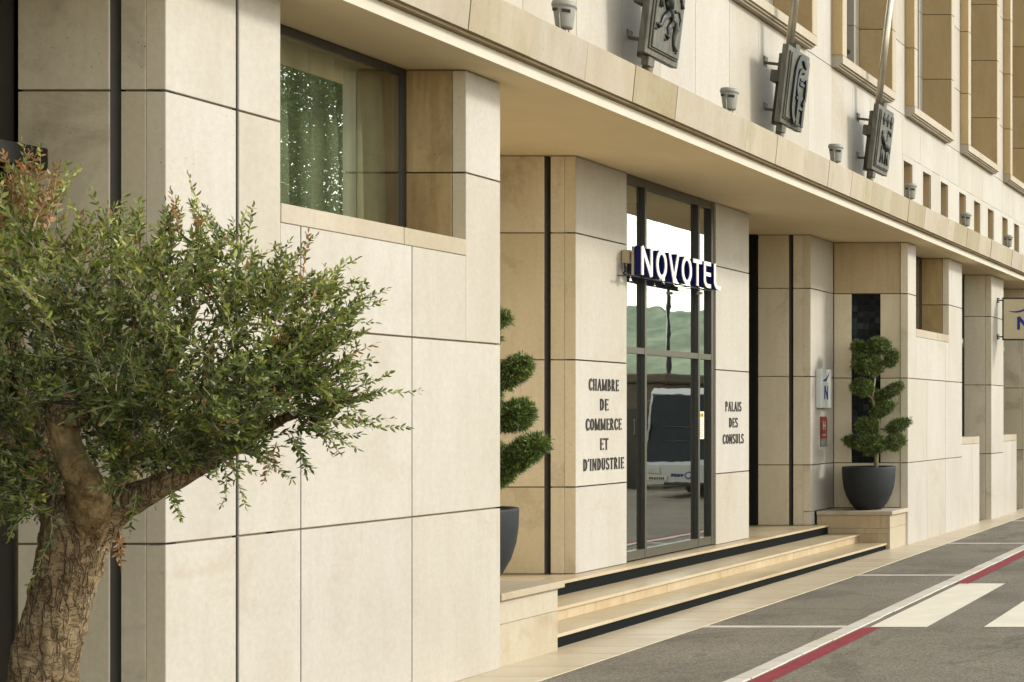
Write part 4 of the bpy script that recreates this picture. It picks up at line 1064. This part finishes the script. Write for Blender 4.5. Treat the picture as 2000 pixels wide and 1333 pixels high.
# ---------------------------------------------------------------- olive tree
YT = 5.8; sT = YT/K
def tw(px, py, dy=0.0): return Vector((-(VX-px)*(YT+dy)/K, YT+dy, H+(VY-py)*(YT+dy)/K))
ol = empty('olive_tree', (tw(70, 1760).x, YT, 0), 'old gnarled olive tree with leaning fissured trunk and dense crown in front of the hotel', 'tree')
def interp(pts, rad, k=8):
    P_ = []; R = []; n = len(pts)
    for i in range(n-1):
        p0 = pts[max(i-1, 0)]; p1 = pts[i]; p2 = pts[i+1]; p3 = pts[min(i+2, n-1)]
        for j in range(k):
            t = j/k; P_.append(.5*((2*p1)+(p2-p0)*t+(2*p0-5*p1+4*p2-p3)*t*t+(3*p1-p0-3*p2+p3)*t**3)); R.append(rad[i]*(1-t)+rad[i+1]*t)
    P_.append(pts[-1]); R.append(rad[-1]); return P_, R
def wobble(sc, am):
    def f(p, a, i):
        rdg = noise.noise(Vector((p.x*sc*2.2, p.y*sc*2.2, p.z*sc*.55)))
        crk = abs(noise.noise(Vector((p.x*34, p.y*34, p.z*9))))
        return 1+am*rdg+.06*noise.noise(p*sc*5) + (.085 if am > .1 else .03)*min(crk*3, 1)
    return f
P_, R_ = interp([tw(60, 1765), tw(64, 1560), tw(84, 1340), tw(116, 1180), tw(140, 1080), tw(160, 1005), tw(165, 965)], [.13, .104, .097, .094, .104, .116, .085], 26)
MB().tube(P_, R_, 72, wob=wobble(5.5, .16)).build('trunk', M['bark'], ol)
lm = MB()
P_, R_ = interp([tw(150, 1120, .04), tw(172, 1030, -.02), tw(178, 985, -.07), tw(154, 925, -.13), tw(131, 865, -.15), tw(122, 808, -.17)], [.05, .068, .066, .052, .045, .044], 14)
lm.tube(P_, R_, 40, wob=wobble(9, .13)); lm.build('pruned_limb', M['limbbark'], ol)
cl = MB(); P_, R_ = interp([tw(122, 822, -.17), tw(130, 806, -.17), tw(132, 790, -.17)], [.048, .066, .058], 6); cl.tube(P_, R_, 30, wob=wobble(11, .34))
cl.build('limb_collar', M['bark'], ol)
MB().tube([tw(128, 793, -.17), tw(127, 783, -.17)], [.056, .042], 24, wob=wobble(14, .35)).build('cut_end', M['cutwood'], ol)
lb = MB()
for pts, rad in (([(165, 1030, 0), (225, 990, .02), (300, 955, .05), (380, 915, .1), (470, 865, .15), (560, 815, .2)], [.10, .070, .050, .04, .029, .016]),
                 ([(140, 1040, 0), (105, 960, .06), (70, 860, .12), (40, 740, .15), (20, 600, .15)], [.085, .065, .046, .034, .022]),
                 ([(190, 1010, .05), (235, 975, .12), (250, 900, .25), (280, 790, .35), (300, 660, .4)], [.085, .062, .036, .025, .015]),
                 ([(470, 865, .15), (520, 790, .1), (570, 700, .1)], [.034, .022, .012]), ([(380, 915, .1), (400, 800, 0), (410, 680, -.1)], [.04, .026, .014]),
                 ([(105, 960, .06), (20, 880, -.1), (-80, 800, -.2), (-180, 700, -.2)], [.06, .045, .035, .02]),
                 ([(280, 790, .35), (340, 700, .2), (380, 600, .1)], [.03, .02, .012]), ([(560, 815, .2), (640, 790, .2), (700, 760, .2)], [.02, .012, .007])):
    P_, R_ = interp([tw(*q) for q in pts], rad, 10); lb.tube(P_, R_, 20, wob=wobble(8, .10))
lb.build('limbs', M['bark'], ol)
blobs = [ # px, py, r(px), depth, weight
 (55, 480, 95, 0, 1.0), (60, 600, 130, -.1, 1.4), (-60, 560, 130, 0, 1.2), (-170, 640, 160, 0, 1.2), (200, 560, 105, .1, 1.1), (220, 650, 130, -.2, 1.6), (330, 540, 90, 0, .9), (400, 600, 110, 0, 1.2),
 (430, 500, 55, .1, .35), (510, 610, 85, .0, .9), (590, 620, 62, .1, .55), (480, 700, 120, -.1, 1.6), (600, 710, 80, .1, 1.0), (640, 650, 45, .1, .4), (660, 760, 50, .1, .45), (340, 720, 130, -.2, 1.7), (420, 800, 105, .1, 1.3),
 (550, 800, 70, .1, .7), (200, 740, 120, .05, 1.2), (290, 820, 100, .35, 1.2), (90, 710, 110, -.1, 1.3), (60, 800, 110, .15, 1.2), (-60, 760, 150, 0, 1.6), (-60, 880, 110, .1, 1.2), (30, 920, 75, .2, .8), (-160, 820, 150, 0, 1.2), (330, 890, 60, .4, .8), (230, 880, 70, .4, .7),
 (20, 900, 75, -.25, 1.1), (330, 880, 50, -.15, .8), (255, 880, 42, -.15, .6), (430, 855, 50, -.1, .7), (60, 960, 40, -.3, .4), (235, 825, 55, 0, .8), (370, 825, 60, -.2, 1.0), (-20, 800, 80, -.3, .9), (300, 850, 40, -.1, .5), (460, 780, 70, -.25, .8),
 (690, 720, 30, .1, .15), (700, 790, 28, .1, .15), (140, 800, 90, .45, 1.2), (300, 800, 90, .5, 1.2), (220, 860, 80, .5, 1.2), (60, 880, 90, .4, 1.2), (400, 860, 60, .5, .7), (100, 940, 50, .45, .5), (0, 960, 60, .3, .6),
 (620, 830, 40, .1, .25), (470, 860, 50, .1, .4), (0, 500, 80, .2, .7)]
cen = tw(230, 900); shoots = []
wsum = sum(b[4] for b in blobs)
NS = 4100
for b in blobs:
    for _ in range(int(NS*b[4]/wsum)):
        u = rdir(1)[0]; r = random.random()**.4*.95
        c = tw(b[0], b[1], b[3]*1.0); Rm = b[2]*sT
        p = c+Vector(u*r*Rm*np.array([1, 1.15, 1]))
        if noise.noise(p*5.5+Vector((3, 1, 7))) < -.04 and random.random() < .88: continue
        dirn = (p-cen); dirn.normalize()
        dirn = dirn*.75+Vector(rng.normal(size=3))*.5+Vector((0, 0, .30)); dirn.normalize()
        L = random.uniform(.07, .17)*(1.0+.5*(r > .8))*(1.5 if random.random() < .07 else 1); shoots.append((p, dirn, L, random.uniform(-.25, .1), 0))
def long_shoot(px, py, qx, qy, dep=0.0, n=1, brown=0, spread=25, sag=-.1):
    for _ in range(n):
        a = tw(px+random.uniform(-spread, spread), py+random.uniform(-spread, spread), dep+random.uniform(-.15, .15)); b = tw(qx+random.uniform(-spread, spread)*.6, qy+random.uniform(-spread, spread)*.6, dep)
        dv = b-a; shoots.append((a, dv.normalized(), dv.length, sag, brown))
long_shoot(60, 480, 88, 285, 0, 2, 1, 8); long_shoot(40, 470, 30, 300, 0, 5, 2, 28); long_shoot(70, 450, 105, 345, 0, 6, 2, 25); long_shoot(0, 480, 40, 350, 0, 5, 1, 30)
long_shoot(385, 520, 368, 345, 0, 1, 1, 2, 0); long_shoot(300, 520, 325, 385, 0, 1, 2, 4, 0); long_shoot(430, 500, 425, 405, 0, 2, 0, 6); long_shoot(590, 560, 608, 455, 0, 1, 2, 3, 0)
long_shoot(500, 560, 495, 480, 0, 2, 0, 8); long_shoot(600, 600, 668, 545, 0, 3, 0, 8); long_shoot(620, 680, 690, 630, 0, 3, 0, 8); long_shoot(640, 720, 722, 690, 0, 3, 0, 8)
long_shoot(650, 790, 728, 770, 0, 3, 0, 8, -.2); long_shoot(600, 815, 765, 872, 0, 1, 0, 3, .12); long_shoot(600, 830, 700, 870, 0, 2, 0, 8, -.1); long_shoot(560, 850, 600, 925, 0, 3, 0, 10, -.2)
long_shoot(430, 880, 480, 985, 0, 2, 0, 8, -.2); long_shoot(470, 870, 580, 915, 0, 2, 0, 10, -.25); long_shoot(540, 860, 528, 940, 0, 1, 2, 6, -.2); long_shoot(470, 520, 455, 440, 0, 3, 0, 14); long_shoot(530, 560, 560, 480, 0, 4, 0, 18); long_shoot(330, 480, 340, 400, 0, 4, 0, 18); long_shoot(210, 480, 215, 405, 0, 3, 0, 14); long_shoot(600, 640, 720, 600, 0, 2, 0, 10); long_shoot(620, 740, 700, 820, 0, 3, 0, 10); long_shoot(330, 950, 350, 1000, 0, 2, 0, 6, -.3)
long_shoot(100, 1000, 50, 1020, -.15, 1, 0, 3, .1); long_shoot(100, 1010, 95, 1140, -.16, 1, 0, 2, -.1); long_shoot(265, 960, 258, 1040, -.1, 1, 0, 3, 0)
long_shoot(165, 470, 175, 425, 0, 3, 0, 12); long_shoot(260, 480, 275, 405, 0, 4, 0, 20); long_shoot(130, 520, 170, 435, 0, 4, 0, 20); long_shoot(0, 900, 20, 1015, 0, 5, 0, 20, -.3)
long_shoot(225, 640, 60, 560, -.3, 1, 0, 3, .0); long_shoot(420, 840, 330, 790, -.3, 2, 0, 10, 0)
long_shoot(90, 800, 210, 760, -.3, 6, 0, 30); long_shoot(180, 850, 240, 770, -.28, 5, 0, 25); long_shoot(120, 760, 60, 800, -.3, 5, 0, 30); long_shoot(210, 960, 250, 900, -.1, 6, 0, 18)
long_shoot(235, 1035, 230, 1100, -.12, 2, 3, 3, 0); long_shoot(130, 830, 50, 900, -.2, 1, 3, 3, 0)
tv = MB(); LP = []; LD = []; LL = []; LWd = []; LR = []
for (p, dirn, L, sag, br) in shoots:
    seg = max(3, int(L/.045)); pts = [p]; d_ = dirn.copy()
    for i in range(seg):
        d_ = (d_+Vector(rng.normal(size=3))*.09+Vector((0, 0, sag*.16))).normalized(); pts.append(pts[-1]+d_*(L/seg))
    tv.tube(pts, [max(.0006, (.0024 if L < .25 else .0032)*(1-i/(len(pts)))) for i in range(len(pts))], 3, caps=False)
    q = .0 + .012; base = random.random(); pb = {0: .03, 1: .35, 2: .88, 3: 1.0}[br]
    brtwig = br == 0 and random.random() < (.13 if p.z > 2.62 and p.x < -4.85 else .012)
    s0 = L*.10; k = 0
    gap = .0155 if L < .25 else .018
    if br == 2: gap = .017
    while s0 < L:
        f = s0/L*seg; i = min(int(f), seg-1); c = pts[i].lerp(pts[i+1], f-i); ax = (pts[i+1]-pts[i]).normalized()
        o1 = ax.orthogonal().normalized(); o1 = Matrix.Rotation(k*1.57+base*6, 3, ax) @ o1
        for sg_ in (1, -1):
            if random.random() < .10: continue
            dn = (ax*random.uniform(.55, .95)+o1*sg_*random.uniform(.5, .95)+Vector((0, 0, .06))+Vector(rng.normal(size=3))*.15).normalized()
            LP.append(c); LD.append(dn); sc = 1-.35*(s0/L)
            LL.append(random.uniform(.026, .048)*sc); LWd.append(random.uniform(.0115, .0170)*sc)
            if random.random() < pb or brtwig: LR.append(random.uniform(.935, 1.0))
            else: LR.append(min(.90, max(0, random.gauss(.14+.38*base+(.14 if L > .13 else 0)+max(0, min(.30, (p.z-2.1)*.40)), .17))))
        s0 += gap; k += 1
    LP.append(pts[-1]); LD.append(d_); LL.append(.028); LWd.append(.007); LR.append(.6 if br < 2 else .97)
tv.build('twigs', M['twig'], ol, fix=False)
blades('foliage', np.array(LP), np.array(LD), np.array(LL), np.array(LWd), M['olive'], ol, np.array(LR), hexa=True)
print('olive leaves', len(LP))

# ---------------------------------------------------------------- what stands across the road (seen in the glass)
def hillmat():
    m, nt, p = mat('wooded_hillside'); v, oi, raw = pos(nt, rand=0)
    a = noi(nt, raw, .05, 6, .7); b = noi(nt, raw, .012, 3, .5)
    c = ramp(nt, a, [(.34, (.11, .17, .11)), (.5, (.22, .29, .19)), (.66, (.36, .42, .27))])  # greens paled and blued, distance haze put into the colour
    c = mixc(nt, ramp(nt, b, [(.4, G(0)), (.7, G(.5))]), c, (.34, .38, .22))
    nt.links.new(c, p.inputs['Base Color']); p.inputs['Roughness'].default_value = .95; return m
hm = hillmat()
m_ = MB(); V = []; nx_, ny_ = 320, 90
for j in range(ny_):
    for i in range(nx_):
        u = i/(nx_-1); v = j/(ny_-1); X = -250+1500*u; Y = 560+340*v
        prof = min(1, v*1.8)**.8
        hgt = (50+22*noise.noise(Vector((u*5.2, 1.3, 0)))+ 16*u)*prof + prof*7*noise.noise(Vector((X*.03, Y*.03, 0))) + 4.5*abs(noise.noise(Vector((X*.09, Y*.09, 3))))
        V.append((X, Y, max(hgt, -.5)))
m_.add(V, [(j*nx_+i, j*nx_+i+1, (j+1)*nx_+i+1, (j+1)*nx_+i) for j in range(ny_-1) for i in range(nx_-1)], 0, True)
tag(m_.build('hills', hm), 'wooded hillside across the river, seen only in the door glass', kind='structure')
def simple_tree(x, y, h, r, nl, label):
    e = empty('street_tree', (x, y, 0), label, 'tree', 'tall broadleaf trees along the far side of the road')
    t = MB(); t.tube([Vector((x, y, 0)), Vector((x+.1, y, h*.3)), Vector((x-.1, y+.1, h*.6)), Vector((x, y, h*.9))], [.3, .22, .14, .04], 10)
    for k in range(9):
        a = k*2.4; z = h*(.32+.06*k); t.tube([Vector((x, y, z)), Vector((x+math.cos(a)*r*.35, y+math.sin(a)*r*.35, z+h*.09)), Vector((x+math.cos(a)*r*.8, y+math.sin(a)*r*.8, z+h*.14))], [.09, .06, .02], 6)
    t.build('trunk', M['smoothbark'], e)
    cs = []; 
    for k in range(64):
        u = rdir(1)[0]; cs.append(np.array([x, y, h*.57])+u*np.array([r*.75, r*.75, h*.37])*random.uniform(.4, 1))
    cs = np.array(cs); idx = rng.integers(0, len(cs), nl)
    P2 = cs[idx]+rng.normal(size=(nl, 3))*r*.125; D2 = rdir(nl)
    blades('foliage', P2, D2, rng.uniform(.11, .20, nl), rng.uniform(.06, .11, nl), M['treeleaf'], e, rng.uniform(0, 1, nl), hexa=True)
rng = np.random.default_rng(11); random.seed(11)
simple_tree(25.0, 54.5, 19.5, 5.2, 46000, 'tall broadleaf tree reflected in the near window, left of the pair')
simple_tree(31.5, 58.5, 18.0, 4.8, 26000, 'tall broadleaf tree reflected in the near window, farther from the road')
# street lamp
e = empty('street_lamp', (3.5, 40, 0), 'slim dark street lamp across the road, reflected in the door', 'street lamp')
MB().tube([(3.5, 40, 0), (3.5, 40, 1), (3.5, 40, 5.9)], [.11, .08, .05], 12).build('post', M['black'], e)
MB().tube([(3.5, 40, 5.9), (3.5, 40, 6.0), (3.5, 40, 6.25)], [.07, .14, .10], 12).build('lamp_head', M['black'], e)
# coach facing along the road
vn = empty('white_coach', (-.4, 36, 0), 'white coach with dark windscreen parked along the road, seen only in the door glass', 'coach')
cw = plain('white_coach_paint', (.55, .55, .53), .25, var=.03, coat=.8)
dg = plain('windscreen', (.012, .018, .022), .12, spec=.22, var=.3)
bx0, bx1 = -1.60, .80
prof = [(33.25, .30), (33.02, .36), (33.0, .80), (33.06, .93), (33.42, 2.42), (33.6, 2.56), (42.0, 2.60), (42.1, .30)]
MB().prism(prof, lambda u, v, d_: (d_, u, v), bx0, bx1).build('body', cw, vn)
sl = (33.42-33.06)/(2.42-.93)
V = []
for i in range(13):
    t = i/12; xx = bx0+.05+(bx1-bx0-.10)*t; sag = .30*(abs(t-.42)**1.5)
    zb = .86+.30*max(0, .75-t)**1.4; zt_ = 2.38
    for zz in (zb, zt_): V.append((xx, 33.06+(zz-.93)*sl-.012, zz))
MB().add(V, [(2*i, 2*i+2, 2*i+3, 2*i+1) for i in range(12)]).build('windscreen', dg, vn)
for zz, hgt_ in ((1.30, .012), (1.62, .01)): MB().tube([(bx0+.3, 33.03+(zz-.93)*sl, zz), (bx1-.4, 33.03+(zz+.05-.93)*sl, zz+.05)], .012, 6).build('wiper', M['black'], vn)
MB().box(bx0+.05, bx1-.05, 33.38, 33.405, 2.385, 2.405).build('roof_trim', M['black'], vn)
for xx in (bx0+.12, bx1-.42):
    MB().cbox(xx, xx+.32, 32.975, 33.05, .60, .76, .02).build('headlight', plain('lamp_lens', (.5, .5, .46), .1), vn)
MB().cbox(bx0+.5, bx1-.5, 32.99, 33.06, .335, .40, .01).build('lower_grille', M['black'], vn)
MB().cbox(.22, .74, 32.985, 33.01, .44, .55, .004).build('number_plate', M['paper'], vn)
mb = MB()
for k in range(7): mb.box(.29+.055*k, .325+.055*k, 32.981, 32.985, .465, .525)
mb.build('plate_marks', M['ink'], vn)
MB().tube([(-.25, 33.0, .56), (-.25, 32.985, .56)], .085, 20).build('round_emblem', M['navy'], vn)
MB().tube([(-.25, 32.986, .56), (-.25, 32.980, .56)], .055, 20).build('round_emblem', M['plate'], vn)
mb = MB()
for k in range(4): mb.box(-.12+.07*k, -.07+.07*k, 32.985, 32.995, .53, .60)
mb.build('front_lettering', M['navy'], vn)
for xx in (bx0+.02, bx1-.27):
    for yy in (35.4, 40.2):
        wq = MB().tube([(xx, yy, .46), (xx+.25, yy, .46)], .46, 24).build('wheel', M['black'], vn)
        MB().tube([(xx-.008 if xx < 0 else xx+.24, yy, .46), (xx+.01 if xx < 0 else xx+.258, yy, .46)], .27, 16).build('rim', M['steel'], wq)
for sx in (bx0-.18, bx1+.02): MB().tube([(sx+.08, 33.7, 2.3), (sx+.08, 33.2, 2.2), (sx+.08, 33.0, 1.9)], .02, 6).cbox(sx, sx+.16, 32.95, 33.05, 1.45, 1.85, .02).build('mirror', M['black'], vn)
# kiosk and low quay wall
e = empty('kiosk', (2.9, 38, 0), 'small dark stone kiosk with flat cornice across the road, seen only in the door glass', 'kiosk')
dst = plain('dark_stone', (.10, .08, .055), .8, var=.25)
MB().cbox(2.2, 4.6, 37, 39.6, 0, 2.75, .03).build('wall', dst, e); MB().cbox(2.05, 4.75, 36.85, 39.75, 2.76, 3.0, .04).build('cornice', dst, e)
MB().box(2.6, 3.4, 36.985, 37.02, 0.02, 2.1).build('door', M['frame_dark'], e)
qw = MB()
tag(MB().cbox(9.5, 9.9, -10, 120, 0, .95, .03).build('quay_wall', M['ledge']), 'low stone quay wall on the far side of the road', 'wall')
e = empty('hedge', (7.4, 60, 0), 'clipped dark hedge far along the road, seen only in the glass', 'hedge')
n = 9000; P2 = np.stack([rng.uniform(3.5, 9.0, n), rng.uniform(58, 60, n), rng.uniform(0, 2.2, n)], 1)
blades('foliage', P2, rdir(n), rng.uniform(.10, .18, n), rng.uniform(.06, .10, n), M['treeleaf'], e, rng.uniform(0, .8, n), hexa=True)
